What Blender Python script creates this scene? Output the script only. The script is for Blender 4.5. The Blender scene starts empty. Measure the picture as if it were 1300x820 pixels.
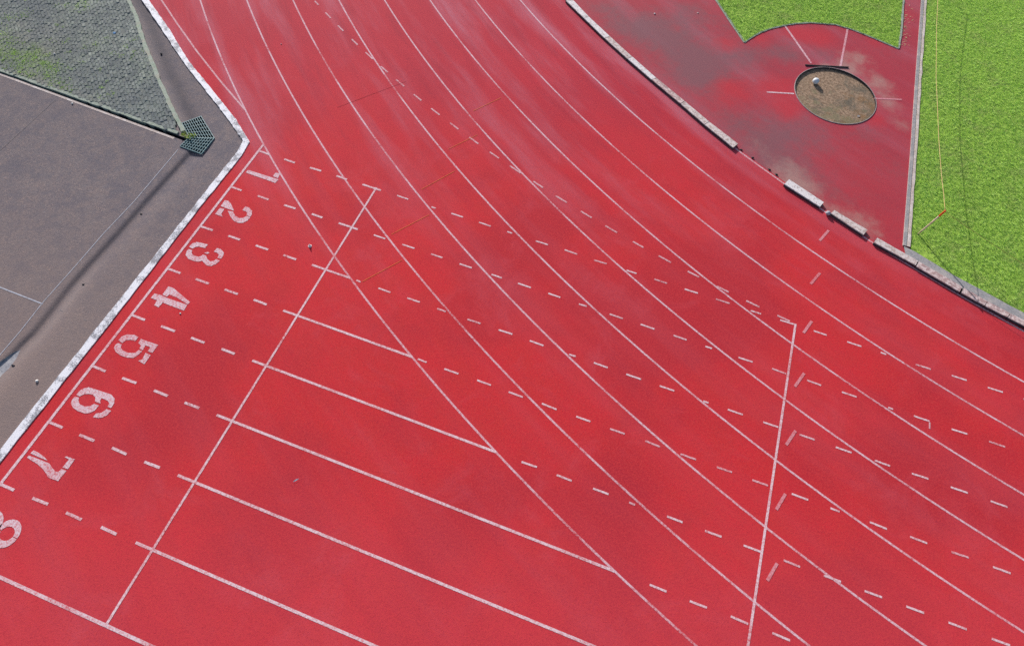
import bpy, bmesh, math, random
import numpy as np
from mathutils import Vector, Matrix, noise as mnoise
from mathutils.geometry import tessellate_polygon

# Athletics track seen from about 12 m up. World units are metres: +X runs along the straight,
# +Y across the lanes towards the infield, the start line is X = 0.
SUN, SKY = 5.0, .13
D = {'NUM': {'1': [[(0.086, -0.714), (0.093, -0.623), (0.901, -0.609), (0.889, -0.73)], [(0.733, -0.575), (0.733, -0.448), (0.847, -0.437), (0.872, -0.582)]],
         '2': [[(0.102, -1.791), (0.097, -1.604), (0.183, -1.599), (0.276, -1.644), (0.454, -1.793), (0.351, -1.802), (0.181, -1.795)],
               [(0.117, -1.845), (0.228, -1.836), (0.24, -1.976), (0.309, -2.037), (0.113, -2.033)],
               [(0.328, -1.849), (0.446, -1.825), (0.551, -1.902), (0.671, -1.934), (0.748, -1.897), (0.793, -1.816), (0.894, -1.829), (0.881, -1.929), (0.823, -2.017), (0.722, -2.055), (0.601, -2.042), (0.473, -1.969)],
               [(0.617, -1.707), (0.622, -1.593), (0.718, -1.585), (0.834, -1.65), (0.884, -1.743), (0.879, -1.817), (0.781, -1.797), (0.763, -1.739), (0.719, -1.708), (0.657, -1.71)]],
         '3': [[(0.097, -3.012), (0.113, -2.908), (0.178, -2.84), (0.438, -2.806), (0.436, -2.913), (0.298, -2.926), (0.233, -2.958), (0.195, -3.029)],
               [(0.122, -3.066), (0.218, -3.064), (0.234, -3.124), (0.3, -3.166), (0.432, -3.163), (0.481, -3.121), (0.489, -3.077), (0.567, -3.074), (0.65, -3.144), (0.738, -3.169), (0.804, -3.121), (0.818, -3.069),
                (0.917, -3.076), (0.886, -3.191), (0.816, -3.268), (0.731, -3.285), (0.643, -3.261), (0.568, -3.215), (0.523, -3.263), (0.419, -3.288), (0.272, -3.287), (0.156, -3.224), (0.118, -3.143)],
               [(0.481, -3.025), (0.557, -2.978), (0.6, -2.988), (0.563, -3.031)],
               [(0.663, -2.925), (0.677, -2.814), (0.773, -2.811), (0.881, -2.865), (0.918, -2.961), (0.912, -3.026), (0.826, -3.033), (0.814, -2.961), (0.745, -2.919)]],
         '4': [[(0.291, -4.241), (0.285, -4.031), (0.413, -4.026), (0.927, -4.192), (0.911, -4.253), (0.613, -4.195), (0.421, -4.19), (0.405, -4.252)],
               [(0.12, -4.397), (0.124, -4.281), (0.261, -4.265), (0.423, -4.277), (0.908, -4.267), (0.922, -4.406), (0.573, -4.407), (0.413, -4.399), (0.403, -4.53), (0.289, -4.518), (0.274, -4.399)]],
         '5': [[(0.119, -5.451), (0.127, -5.355), (0.206, -5.277), (0.337, -5.238), (0.443, -5.25), (0.44, -5.345), (0.334, -5.356), (0.261, -5.396), (0.231, -5.478)],
               [(0.154, -5.507), (0.237, -5.502), (0.263, -5.568), (0.329, -5.604), (0.463, -5.616), (0.588, -5.572), (0.628, -5.488), (0.706, -5.487), (0.679, -5.589), (0.636, -5.667), (0.529, -5.704), (0.38, -5.716),
                (0.231, -5.683), (0.147, -5.624), (0.13, -5.557)],
               [(0.524, -5.362), (0.511, -5.267), (0.913, -5.257), (0.91, -5.442), (0.803, -5.449), (0.804, -5.357), (0.681, -5.352), (0.701, -5.464), (0.618, -5.459), (0.607, -5.388)],
               [(0.787, -5.49), (0.911, -5.499), (0.916, -5.707), (0.758, -5.687), (0.813, -5.639)]],
         '6': [[(0.122, -6.702), (0.122, -6.607), (0.166, -6.536), (0.237, -6.487), (0.469, -6.473), (0.722, -6.46), (0.831, -6.503), (0.885, -6.587), (0.896, -6.687), (0.814, -6.687), (0.801, -6.62), (0.744, -6.589),
                (0.597, -6.582), (0.616, -6.649), (0.652, -6.681), (0.581, -6.687), (0.529, -6.682), (0.485, -6.615), (0.404, -6.587), (0.324, -6.597), (0.246, -6.637), (0.203, -6.702)],
               [(0.121, -6.734), (0.21, -6.725), (0.229, -6.776), (0.3, -6.829), (0.415, -6.836), (0.503, -6.796), (0.547, -6.727), (0.647, -6.724), (0.642, -6.836), (0.59, -6.907), (0.515, -6.948), (0.368, -6.955),
                (0.23, -6.932), (0.139, -6.874), (0.109, -6.802)],
               [(0.83, -6.729), (0.928, -6.73), (0.914, -6.824), (0.87, -6.892), (0.804, -6.932), (0.695, -6.953), (0.703, -6.872), (0.786, -6.826)]],
         '7': [[(0.104, -7.912), (0.115, -7.85), (0.234, -7.853), (0.371, -7.878), (0.475, -7.914), (0.289, -7.918)],
               [(0.104, -7.998), (0.104, -7.954), (0.417, -7.945), (0.543, -7.945), (0.644, -7.991), (0.746, -8.027), (0.792, -8.006), (0.807, -7.948), (0.912, -7.946), (0.898, -8.148), (0.818, -8.151), (0.7, -8.159),
                (0.592, -8.104), (0.497, -8.065), (0.35, -8.027)],
               [(0.805, -7.921), (0.812, -7.815), (0.822, -7.762), (0.711, -7.755), (0.741, -7.728), (0.915, -7.723), (0.915, -7.915)]],
         '8': [[(0.313, -9.039), (0.312, -8.97), (0.344, -8.937), (0.459, -8.929), (0.532, -8.957), (0.551, -8.993), (0.606, -8.958), (0.743, -8.93), (0.851, -8.966), (0.898, -9.051), (0.916, -9.141), (0.823, -9.146),
                (0.784, -9.093), (0.733, -9.061), (0.674, -9.07), (0.62, -9.112), (0.593, -9.172), (0.492, -9.194), (0.373, -9.162), (0.331, -9.1)],
               [(0.846, -9.176), (0.921, -9.176), (0.904, -9.299), (0.831, -9.372), (0.734, -9.398), (0.621, -9.404), (0.52, -9.359), (0.557, -9.312), (0.591, -9.282), (0.662, -9.273), (0.677, -9.3), (0.76, -9.27),
                (0.818, -9.223)]]},
 'DASH': {0: [(0.009, 0.288), (0.706, 0.992), (1.4, 1.696), (2.102, 2.385), (2.789, 3.274), (3.691, 3.979), (4.576, 4.679), (5.078, 5.369), (5.768, 6.061), (6.467, 6.586), (7.163, 7.456), (7.854, 8.154), (8.552, 8.85),
              (9.314, 9.545), (9.952, 10.244), (10.644, 10.942), (11.347, 11.65), (12.12, 12.345), (12.765, 13.081), (13.486, 13.764), (14.197, 14.496), (14.899, 15.015), (15.624, 15.93), (16.354, 16.656),
              (17.078, 17.378), (17.786, 18.086), (18.494, 18.794), (19.202, 19.502), (19.909, 20.209), (20.617, 20.917), (21.325, 21.625), (22.033, 22.333)],
          1: [(0.004, 0.289), (0.709, 1.003), (1.412, 1.705), (2.121, 2.397), (2.809, 3.287), (3.692, 3.977), (4.393, 4.69), (5.096, 5.371), (5.788, 6.078), (6.544, 6.787), (7.162, 7.464), (7.865, 8.138), (8.568, 8.739),
              (9.257, 9.549), (9.94, 10.246), (10.664, 10.946), (11.352, 11.493), (12.056, 12.354), (12.758, 13.053), (13.481, 13.771), (14.191, 14.488), (15.115, 15.214), (15.621, 15.928), (16.356, 16.659),
              (17.072, 17.378), (17.78, 18.08), (18.488, 18.788), (19.196, 19.496), (19.903, 20.203), (20.611, 20.911), (21.319, 21.619), (22.027, 22.327)],
          2: [(0.001, 0.318), (0.719, 1.011), (1.411, 1.723), (2.102, 2.415), (3.879, 3.985), (4.403, 4.69), (5.081, 5.372), (5.779, 5.974), (6.471, 6.766), (7.169, 7.473), (7.864, 8.167), (8.722, 8.864), (9.256, 9.553),
              (9.945, 10.259), (10.648, 10.95), (11.548, 11.655), (12.046, 12.348), (12.758, 13.054), (13.473, 13.766), (14.177, 14.481), (14.923, 15.214), (15.621, 15.929), (16.34, 16.657), (17.068, 17.373),
              (17.776, 18.076), (18.484, 18.784), (19.192, 19.492), (19.899, 20.199), (20.607, 20.907), (21.315, 21.615), (22.023, 22.323)],
          3: [(-0.016, 0.325), (0.705, 1.029), (1.41, 1.728), (2.108, 2.42), (5.877, 6.074), (6.463, 6.765), (7.167, 7.463), (7.842, 8.145), (8.537, 8.85), (9.252, 9.541), (9.941, 10.238), (10.644, 10.942),
              (11.344, 11.647), (12.05, 12.34), (12.731, 13.029), (13.471, 13.778), (14.187, 14.355), (14.905, 15.214), (15.625, 15.931), (16.352, 16.658), (17.074, 17.377), (17.782, 18.082), (18.49, 18.79),
              (19.198, 19.498), (19.905, 20.205), (20.613, 20.913), (21.321, 21.621), (22.029, 22.329)],
          4: [(-0.003, 0.324), (0.711, 1.034), (1.418, 1.73), (2.123, 2.422), (8.549, 8.851), (9.242, 9.538), (9.951, 10.249), (10.644, 10.756), (11.355, 11.648), (12.061, 12.364), (12.764, 13.078), (13.479, 13.773),
              (14.187, 14.487), (14.895, 15.195), (15.603, 15.903), (16.31, 16.61), (17.018, 17.318), (17.726, 18.026), (18.434, 18.734), (19.142, 19.442), (19.85, 20.15), (20.557, 20.857), (21.265, 21.565)],
          5: [(0.003, 0.316), (0.702, 1.017), (1.418, 1.728), (2.101, 2.42), (10.619, 10.919), (11.327, 11.627), (12.035, 12.335), (12.743, 13.043), (13.45, 13.75), (14.158, 14.458), (14.866, 15.166), (15.574, 15.874),
              (16.282, 16.582), (16.99, 17.29), (17.697, 17.997), (18.405, 18.705), (19.113, 19.413), (19.821, 20.121), (20.529, 20.829), (21.237, 21.537)],
          6: [(-0.007, 0.314), (0.686, 1.009), (1.393, 1.712), (2.093, 2.416)],
          7: [(-0.003, 0.296), (0.685, 1.006), (1.39, 1.712), (2.1, 2.418)]},
 'ROWLINE': {2: (2.805, 3.732), 3: (2.809, 5.748), 4: (2.824, 8.035), 5: (2.804, 10.699), 6: (2.793, 13.945), 7: (2.804, 18.325)},
 'ARCDASH': [[(-1.571, 5.638), (-1.381, 5.524)], [(-1.047, 5.282), (-0.798, 5.122)], [(-0.456, 4.913), (-0.208, 4.78)], [(0.158, 4.544), (0.422, 4.406)], [(0.764, 4.228), (1.071, 4.064)],
             [(1.376, 3.851), (1.654, 3.724)], [(1.991, 3.562), (2.291, 3.411)], [(2.639, 3.22), (2.919, 3.1)], [(3.27, 2.936), (3.566, 2.814)], [(3.923, 2.645), (4.209, 2.532)], [(4.567, 2.381), (4.86, 2.271)],
             [(5.224, 2.123), (5.506, 2.014)], [(5.87, 1.956), (6.165, 1.763)], [(6.533, 1.632), (6.816, 1.522)], [(7.188, 1.426), (7.49, 1.317)], [(7.877, 1.207), (8.168, 1.112)], [(8.53, 0.992), (8.845, 0.92)],
             [(9.246, 0.798), (9.519, 0.742)], [(9.896, 0.655), (10.204, 0.582)], [(10.611, 0.487), (10.886, 0.424)], [(11.306, 0.336), (11.583, 0.275)], [(11.989, 0.216), (12.285, 0.162)],
             [(12.689, 0.09), (12.965, 0.042)]],
 'CENTER': (28.369, 35.992),
 'R0': 35.89,
 'DIAG': [(13.095, 0.021), (13.093, -0.505), (13.083, -1.828), (13.077, -2.831), (13.105, -4.021), (13.094, -4.439), (13.08, -4.941), (13.097, -5.291)],
 'LINE_TOP': [(-5.533, 3.93), (-4.528, 3.231), (-3.39, 2.474), (-2.176, 1.724), (-1.047, 1.075)],
 'MARKS': [[(13.53, 2.879), (13.357, 2.491)], [(13.46, 1.57), (13.289, 1.187)], [(13.42, 0.231), (13.282, -0.13)], [(13.408, -1.078), (13.259, -1.452)], [(13.39, -2.392), (13.25, -2.749)],
           [(13.358, -3.698), (13.237, -4.046)], [(13.378, -4.969), (13.253, -5.314)]],
 'ORANGE': [[(4.012, -2.423), (4.564, -1.611)], [(4.052, -1.056), (4.617, -0.225)], [(4.143, 0.392), (4.652, 1.209)], [(4.232, 1.811), (4.724, 2.535)], [(4.318, 3.283), (4.812, 4.01)]],
 'WHITE_L': [(-6.029, 3.711), (-4.449, 2.648), (-3.369, 1.905), (-1.803, 0.97), (-0.925, 0.414), (-0.504, 0.131), (-0.441, -0.453), (-0.455, -1.099), (-0.446, -1.908), (-0.416, -3.421), (-0.425, -4.74), (-0.478, -5.885),
             (-0.451, -7.027), (-0.433, -7.966)],
 'WHITE_R': [(-5.851, 3.79), (-4.585, 2.95), (-3.346, 2.049), (-2.095, 1.312), (-1.051, 0.684), (-0.35, 0.166), (-0.281, -0.468), (-0.287, -1.03), (-0.332, -1.861), (-0.307, -3.152), (-0.247, -4.67), (-0.247, -5.322),
             (-0.273, -6.702), (-0.277, -7.907)],
 'MOSS_EDGE': [(-6.355, 3.567), (-5.617, 2.955), (-4.845, 2.194), (-4.167, 1.63), (-3.655, 1.169), (-3.238, 0.828), (-2.693, 0.383), (-2.006, -0.152)],
 'SLOT': [(-7.471, -0.157), (-6.438, -0.208), (-5.307, -0.263), (-4.457, -0.238), (-3.568, -0.282), (-2.373, -0.334), (-1.81, -0.355)],
 'GUTTER_A': [(-6.167, 3.65), (-5.177, 2.911), (-4.619, 2.397), (-4.165, 2.003), (-3.546, 1.433), (-3.138, 1.155), (-2.491, 0.589), (-2.062, 0.261)],
 'GUTTER_B': [(-1.449, -0.513), (-1.462, -1.196), (-1.499, -2.286), (-1.518, -3.296), (-1.552, -4.116), (-1.568, -4.719), (-1.543, -5.18), (-1.521, -5.51), (-1.51, -5.93), (-1.555, -6.23), (-1.645, -6.703)],
 'HOLE': [(-1.555, -6.295), (-1.629, -6.425), (-1.704, -6.636), (-1.503, -6.862), (-1.487, -6.714), (-1.502, -6.485)],
 'JOINTS': [[(-5.582, -2.279), (-5.553, -0.367)], [(-1.795, -0.684), (-1.774, -2.398), (-1.831, -3.422), (-1.83, -4.27), (-1.847, -5.26), (-1.803, -5.988), (-1.8, -6.528)], [(-2.889, -5.304), (-1.823, -5.311)],
            [(-1.429, -5.296), (-0.751, -5.306)]],
 'GRATE_A': [(-2.201, 0.075), (-1.922, 0.446), (-1.23, -0.035), (-1.739, -0.236)],
 'GRATE_B': [(-1.785, -0.29), (-1.218, -0.054), (-1.216, -0.59), (-1.781, -0.575)],
 'BLOCKS': [[(5.169, 8.535), (5.395, 8.635), (5.918, 7.956), (6.022, 8.1)], [(5.918, 7.956), (6.022, 8.1), (6.724, 7.339), (6.842, 7.49)], [(6.724, 7.339), (6.842, 7.49), (7.555, 6.748), (7.654, 6.901)],
            [(7.555, 6.748), (7.654, 6.901), (8.387, 6.19), (8.489, 6.324)], [(8.387, 6.19), (8.489, 6.324), (9.322, 5.589), (9.409, 5.744)], [(9.322, 5.589), (9.409, 5.744), (10.067, 5.083), (10.17, 5.243)],
            [(10.067, 5.083), (10.17, 5.243), (10.924, 4.553), (11.019, 4.752)], [(12.313, 3.842), (12.411, 4.061), (13.233, 3.449), (13.318, 3.641)], [(13.497, 3.351), (13.576, 3.492), (14.302, 2.984), (14.39, 3.184)],
            [(14.545, 2.856), (14.612, 3.038), (15.514, 2.554), (15.564, 2.718)], [(15.515, 2.531), (15.575, 2.708), (16.489, 2.178), (16.543, 2.361)], [(16.51, 2.171), (16.574, 2.347), (17.019, 2.01), (17.085, 2.17)],
            [(17.019, 2.01), (17.085, 2.17), (17.498, 1.884), (17.566, 2.029)], [(17.498, 1.884), (17.566, 2.029), (17.966, 1.762), (18.041, 1.916)]],
 'STUMP': (13.448, 3.349),
 'CURB_OUT': [(15.267, 3.002), (15.422, 3.02), (15.889, 2.827), (16.324, 2.653), (16.878, 2.488), (17.296, 2.353), (17.584, 2.251), (17.909, 2.167)],
 'EDGE_L': [(15.419, 13.175), (15.349, 9.28), (15.303, 6.071), (15.239, 3.076)],
 'EDGE_R': [(15.524, 13.221), (15.471, 9.332), (15.42, 6.12), (15.417, 3.148)],
 'PATCH_L': [(9.386, 10.512), (10.053, 9.56), (10.526, 8.891)],
 'PATCH_ARC': [(10.526, 8.891), (10.778, 9.345), (10.92, 9.56), (11.167, 9.842), (11.528, 10.156), (11.851, 10.391), (12.25, 10.605), (12.956, 10.818), (13.483, 10.791), (14.07, 10.657), (14.476, 10.546),
               (14.843, 10.454)],
 'PATCH_R': [(14.843, 10.454), (14.859, 11.568), (14.856, 12.421), (14.856, 12.926)],
 'RING': [(12.171, 7.317), (14.325, 7.895), (13.143, 8.762), (13.65, 6.618)],
 'TOE': [(12.316, 8.596), (13.499, 9.003)],
 'SECTOR': [[(11.555, 10.128), (12.476, 8.761)], [(13.336, 10.747), (13.281, 8.963)]],
 'SIDE': [[(11.447, 7.061), (12.163, 7.297)], [(14.287, 7.995), (15.019, 8.254)]],
 'BALL': (12.668, 8.001),
 'POST': (15.568, 3.575),
 'POSTTOP': (15.636, 3.573),
 'ROPE': [(15.455, 11.945, 0.8), (15.462, 10.583, 0.76), (15.489, 8.469, 0.74), (15.53, 7.24, 0.76), (15.552, 6.123, 0.79), (15.578, 5.36, 0.82), (15.604, 4.558, 0.86), (15.625, 4.159, 0.89), (15.638, 3.606, 0.94)],
 'ROPE2': [(15.651, 3.563, 0.94), (16.336, 3.213, 0.9), (17.117, 2.842, 0.88), (17.932, 2.442, 0.9)],
 'LITTER': {'white_stone': (-0.755, -6.731),
            'pale_pebble': (-5.078, -0.379),
            'white_scrap': (-6.659, 0.913),
            'blue_cap': (-5.785, 2.212),
            'dark_stone': (-4.221, 2.047),
            'hole_a': (-1.403, -4.618),
            'hole_b': (-1.445, -2.618),
            'cone': (2.521, -2.02),
            'speck': (-1.492, 3.608),
            'white_dot': (0.896, -4.491),
            'feather': (4.818, -6.655),
            'flake': (7.79, 9.097),
            'flake2': (8.992, 9.664),
            'green': (13.982, 6.882),
            'paper': (13.942, 7.15),
            'weed': (-1.862, -0.264),
            'debris': (-1.437, -6.623)},
 'FRAME': [(-11.742, 2.779), (20.185, 17.097), (18.26, -5.276), (1.591, -11.318)],
 'FRAMEX': [(-9.536, 2.163), (18.553, 14.558), (17.546, -4.805), (1.79, -10.562)],
 'TUFTS': [(-8.051, 0.637), (-7.743, 0.43), (-7.455, 0.387), (-7.156, 0.185), (-7.399, -0.016), (-7.604, 0.557), (-7.092, 0.542), (-6.594, 0.101), (-6.424, 0.335), (-6.205, 0.364), (-5.861, 0.094), (-5.603, -0.017),
           (-6.525, 0.455), (-7.17, 0.343), (-7.977, 0.84), (-8.421, 0.997), (-7.051, 0.728), (-6.137, 0.135), (-6.308, 0.548), (-6.717, 0.537), (-7.708, 0.278), (-6.808, 0.01), (-7.004, -0.074), (-5.404, -0.026),
           (-7.419, 2.79), (-7.354, 2.972), (-8.487, 1.87), (-8.749, 1.572), (-7.233, 2.72)],
 'CAM': {'loc': (9.0047, -8.2972, 11.974), 'right': (0.938714, 0.341522, 0.046679), 'up': (-0.316028, 0.798639, 0.512154), 'back': (0.137632, -0.495518, 0.857624), 'lens': 22.5195},
 'STAIN_GREY': [(8.132, 8.559, 0.9, 0.9), (9.035, 7.644, 1.1, 0.9), (7.273, 8.185, 0.7, 0.8), (9.578, 6.654, 0.8, 0.6), (6.388, 8.782, 0.6, 0.7), (10.785, 5.391, 0.8, 0.6), (11.81, 4.774, 0.8, 0.8),
                (12.673, 4.282, 0.7, 0.6), (10.735, 8.303, 0.7, 0.8), (11.775, 8.969, 0.6, 0.9), (12.863, 9.364, 0.5, 0.7), (8.848, 9.661, 0.7, 0.7), (9.837, 9.497, 0.4, 0.5), (11.983, 5.738, 0.9, 0.7),
                (12.984, 6.003, 0.7, 0.6), (14.173, 6.498, 0.5, 0.6), (9.73, 7.585, 0.8, 0.6), (15.027, 5.527, 0.5, 0.5), (13.579, 3.975, 0.8, 0.4), (14.614, 10.043, 0.5, 0.4)],
 'STAIN_TAN': [(12.358, 4.43, 0.5, 0.8), (13.643, 9.443, 0.5, 0.7), (14.355, 8.683, 0.45, 0.8), (14.712, 7.992, 0.4, 0.7), (13.636, 3.349, 0.6, 0.6), (12.904, 3.968, 0.5, 0.6), (12.885, 8.686, 0.3, 0.9),
               (13.464, 8.898, 0.3, 0.8), (14.387, 3.274, 0.6, 0.5), (15.061, 7.177, 0.4, 0.5), (11.481, 4.93, 0.4, 0.5), (15.013, 11.358, 0.3, 0.4), (12.442, 3.779, 0.3, 0.6)],
 'STAIN_RED': [(10.552, 6.732, 0.7, 0.9), (11.757, 7.41, 0.6, 1.0), (10.803, 9.336, 0.5, 0.9), (9.996, 8.609, 0.4, 0.8), (12.572, 9.989, 0.6, 1.0), (11.885, 9.921, 0.4, 0.9), (14.336, 7.188, 0.4, 0.8),
               (8.564, 8.748, 0.3, 0.6), (12.084, 6.562, 0.5, 0.8), (14.131, 10.587, 0.4, 0.6), (9.32, 8.504, 0.25, 0.4), (14.985, 12.147, 0.4, 0.6), (13.929, 4.386, 0.4, 0.5), (14.929, 3.492, 0.4, 0.5)]}

rng = np.random.default_rng(7)
random.seed(7)
scene = bpy.context.scene
COL = scene.collection
CX, CY = D['CENTER']
R0 = D['R0']
LANE = 1.22

# ------------------------------------------------------------------ node helpers
class NT:
    def __init__(self, name):
        self.m = bpy.data.materials.new(name)
        self.m.use_nodes = True
        self.t = self.m.node_tree
        self.n = self.t.nodes
        self.n.clear()
        self.out = self.n.new('ShaderNodeOutputMaterial')
        self.b = self.n.new('ShaderNodeBsdfPrincipled')
        self.link(self.b.outputs[0], self.out.inputs[0])
        g = self.n.new('ShaderNodeNewGeometry')
        self.pos = g.outputs['Position']
    def link(self, a, b):
        self.t.links.new(a, b)
    def put(self, sock, v):
        if v is None:
            return
        if isinstance(v, bpy.types.NodeSocket):
            self.link(v, sock)
        elif isinstance(v, (tuple, list)) and len(v) == 3 and sock.type == 'RGBA':
            sock.default_value = (*v, 1)
        else:
            sock.default_value = v
    def math(self, op, a, b=None, c=None, clamp=False):
        n = self.n.new('ShaderNodeMath'); n.operation = op; n.use_clamp = clamp
        self.put(n.inputs[0], a)
        if b is not None: self.put(n.inputs[1], b)
        if c is not None: self.put(n.inputs[2], c)
        return n.outputs[0]
    def vmath(self, op, a, b=None):
        n = self.n.new('ShaderNodeVectorMath'); n.operation = op
        self.put(n.inputs[0], a)
        if b is not None: self.put(n.inputs[1], b)
        return n.outputs['Value'] if op in ('LENGTH', 'DOT_PRODUCT', 'DISTANCE') else n.outputs[0]
    def noise(self, scale, detail=3, rough=0.6, vec=None, dist=0.0, off=None):
        n = self.n.new('ShaderNodeTexNoise'); n.inputs['Scale'].default_value = scale
        n.inputs['Detail'].default_value = detail; n.inputs['Roughness'].default_value = rough
        n.inputs['Distortion'].default_value = dist
        v = vec if vec is not None else self.pos
        if off: v = self.vmath('ADD', v, (off, off * .7, off * 1.3))
        self.link(v, n.inputs['Vector'])
        return n.outputs[0]
    def voro(self, scale, vec=None, feature='F1', out=0):
        n = self.n.new('ShaderNodeTexVoronoi'); n.feature = feature; n.inputs['Scale'].default_value = scale
        self.link(vec if vec is not None else self.pos, n.inputs['Vector'])
        return n.outputs[out]
    def ramp(self, v, lo, hi, a=0.0, b=1.0, smooth=True):
        n = self.n.new('ShaderNodeMapRange'); n.interpolation_type = 'SMOOTHSTEP' if smooth else 'LINEAR'
        self.put(n.inputs[0], v)
        for i, x in zip((1, 2, 3, 4), (lo, hi, a, b)): n.inputs[i].default_value = x
        return n.outputs[0]
    def mix(self, f, a, b, mode='MIX'):
        n = self.n.new('ShaderNodeMix'); n.data_type = 'RGBA'; n.blend_type = mode; n.clamp_factor = True
        self.put(n.inputs[0], f); self.put(n.inputs[6], a); self.put(n.inputs[7], b)
        return n.outputs[2]
    def attr(self, name):
        n = self.n.new('ShaderNodeAttribute'); n.attribute_name = name
        return n.outputs['Color'], n.outputs['Fac']
    def bump(self, h, strength=0.3, dist=0.01):
        n = self.n.new('ShaderNodeBump'); n.inputs['Strength'].default_value = strength
        n.inputs['Distance'].default_value = dist
        self.put(n.inputs['Height'], h)
        self.link(n.outputs[0], self.b.inputs['Normal'])
    def fin(self, color, rough=0.8, spec=0.3, metal=0.0):
        self.put(self.b.inputs['Base Color'], color)
        self.put(self.b.inputs['Roughness'], rough)
        self.b.inputs['Specular IOR Level'].default_value = spec
        self.b.inputs['Metallic'].default_value = metal
        return self.m

def sep(nt, v):
    n = nt.n.new('ShaderNodeSeparateXYZ'); nt.link(v, n.inputs[0]); return n.outputs

def comb(nt, x, y, z=0.0):
    n = nt.n.new('ShaderNodeCombineXYZ'); nt.put(n.inputs[0], x); nt.put(n.inputs[1], y); nt.put(n.inputs[2], z)
    return n.outputs[0]

def track_red(nt):
    """Colour of the worn red rubber, with dusty streaks and painted haze along the running direction of the bend."""
    rel = nt.vmath('SUBTRACT', nt.pos, (CX, CY, 0))
    s = sep(nt, rel)
    r = nt.vmath('LENGTH', rel)
    th = nt.math('ARCTAN2', s[1], s[0])
    pol = comb(nt, r, nt.math('MULTIPLY', th, 5.0))
    streak = nt.noise(1.1, 4, .6, vec=pol)
    streak2 = nt.noise(3.4, 3, .6, vec=pol, off=9)
    big = nt.noise(.35, 4, .6, off=3)
    mid = nt.noise(2.2, 5, .65, off=5)
    fine = nt.noise(26, 4, .75)
    grit = nt.noise(46, 3, .8, off=2)
    p = sep(nt, nt.pos)
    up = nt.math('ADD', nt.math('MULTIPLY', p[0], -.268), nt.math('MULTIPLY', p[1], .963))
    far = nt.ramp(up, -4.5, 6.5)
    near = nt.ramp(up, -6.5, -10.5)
    c = nt.mix(nt.ramp(mid, .3, .72), (.60, .023, .034), (.555, .027, .031))
    c = nt.mix(nt.ramp(big, .40, .62, 0, .85), c, (.43, .020, .033))
    big2 = nt.noise(.8, 6, .7, off=14, dist=.6)
    c = nt.mix(nt.ramp(big2, .50, .72, 0, .45), c, (.56, .070, .095))
    c = nt.mix(nt.ramp(nt.noise(.62, 5, .7, off=29), .52, .72, 0, .40), c, (.42, .027, .040))
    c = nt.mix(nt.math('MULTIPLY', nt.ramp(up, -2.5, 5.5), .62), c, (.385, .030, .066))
    dust_haze = nt.math('MULTIPLY', nt.ramp(streak, .42, .74), nt.math('ADD', nt.math('MULTIPLY', far, .95), .14), clamp=True)  # dusty streaks plus painted haze, stronger with distance
    c = nt.mix(dust_haze, c, (.47, .150, .205))
    c = nt.mix(nt.math('MULTIPLY', near, .38), c, (.64, .070, .100))  # foreground lightened: sheen and reversed vignetting painted into the red
    dark = nt.math('MULTIPLY', nt.ramp(streak2, .5, .72), nt.math('ADD', nt.math('MULTIPLY', far, .45), .12))
    c = nt.mix(dark, c, (.29, .024, .05))
    c = nt.mix(nt.ramp(fine, .40, .66, 0, .55), c, (.64, .056, .055))
    c = nt.mix(nt.ramp(grit, .50, .66, 0, .60), c, (.37, .022, .040))
    return c, fine, grit

def paint_mat(name, wear, tint=(.80, .66, .70), alpha=1.0, lo=.40, hi=.66, fade=.2):
    nt = NT(name)
    red, fine, grit = track_red(nt)
    w = nt.noise(26, 4, .75, off=11)
    w2 = nt.noise(3.0, 3, .6, off=17)
    f = nt.math('MULTIPLY', nt.ramp(w, lo, hi), wear)
    w3 = nt.noise(.9, 4, .6, off=23)
    f = nt.math('ADD', f, nt.math('ADD', nt.ramp(w2, .45, .8, 0, .25), nt.ramp(w3, .45, .7, 0, fade)), clamp=True)
    base = nt.mix(alpha, red, tint)
    c = nt.mix(f, base, red)
    nt.bump(fine, .25, .006)
    return nt.fin(c, .85, .2)

def simple(name, c1, c2, scale, rough=.85, spec=.25, bump=.3, lo=.35, hi=.7, c3=None, s3=2.0, metal=0.0):
    nt = NT(name)
    n = nt.noise(scale, 5, .65)
    c = nt.mix(nt.ramp(n, lo, hi), c1, c2)
    if c3:
        c = nt.mix(nt.ramp(nt.noise(s3, 4, .6, off=4), .48, .68), c, c3)
    nt.bump(n, bump, .01)
    return nt.fin(c, rough, spec, metal)

# ------------------------------------------------------------------ materials
M = {}
nt = NT('track_rubber'); c, fine, grit = track_red(nt)
nt.bump(nt.math('ADD', fine, grit), .35, .006); M['track'] = nt.fin(c, .85, .15)
M['paint'] = paint_mat('lane_paint', .6, (.78, .63, .67), .94, fade=.3)
M['paint_lane'] = paint_mat('curve_lane_paint', .6, (.74, .55, .61), .88, fade=.5)
M['paint_old'] = paint_mat('faded_lane_paint', .7, (.74, .52, .56), .85)
M['paint_num'] = paint_mat('stencil_paint', .62, (.74, .60, .65), .92, .42, .64)
M['paint_pink'] = paint_mat('pink_paint', .6, (.70, .36, .40), .75)
M['paint_orange'] = paint_mat('orange_paint', .6, (.80, .22, .05), .6)
M['seam'] = paint_mat('seam_dark', .7, (.24, .02, .04), .35)

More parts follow.
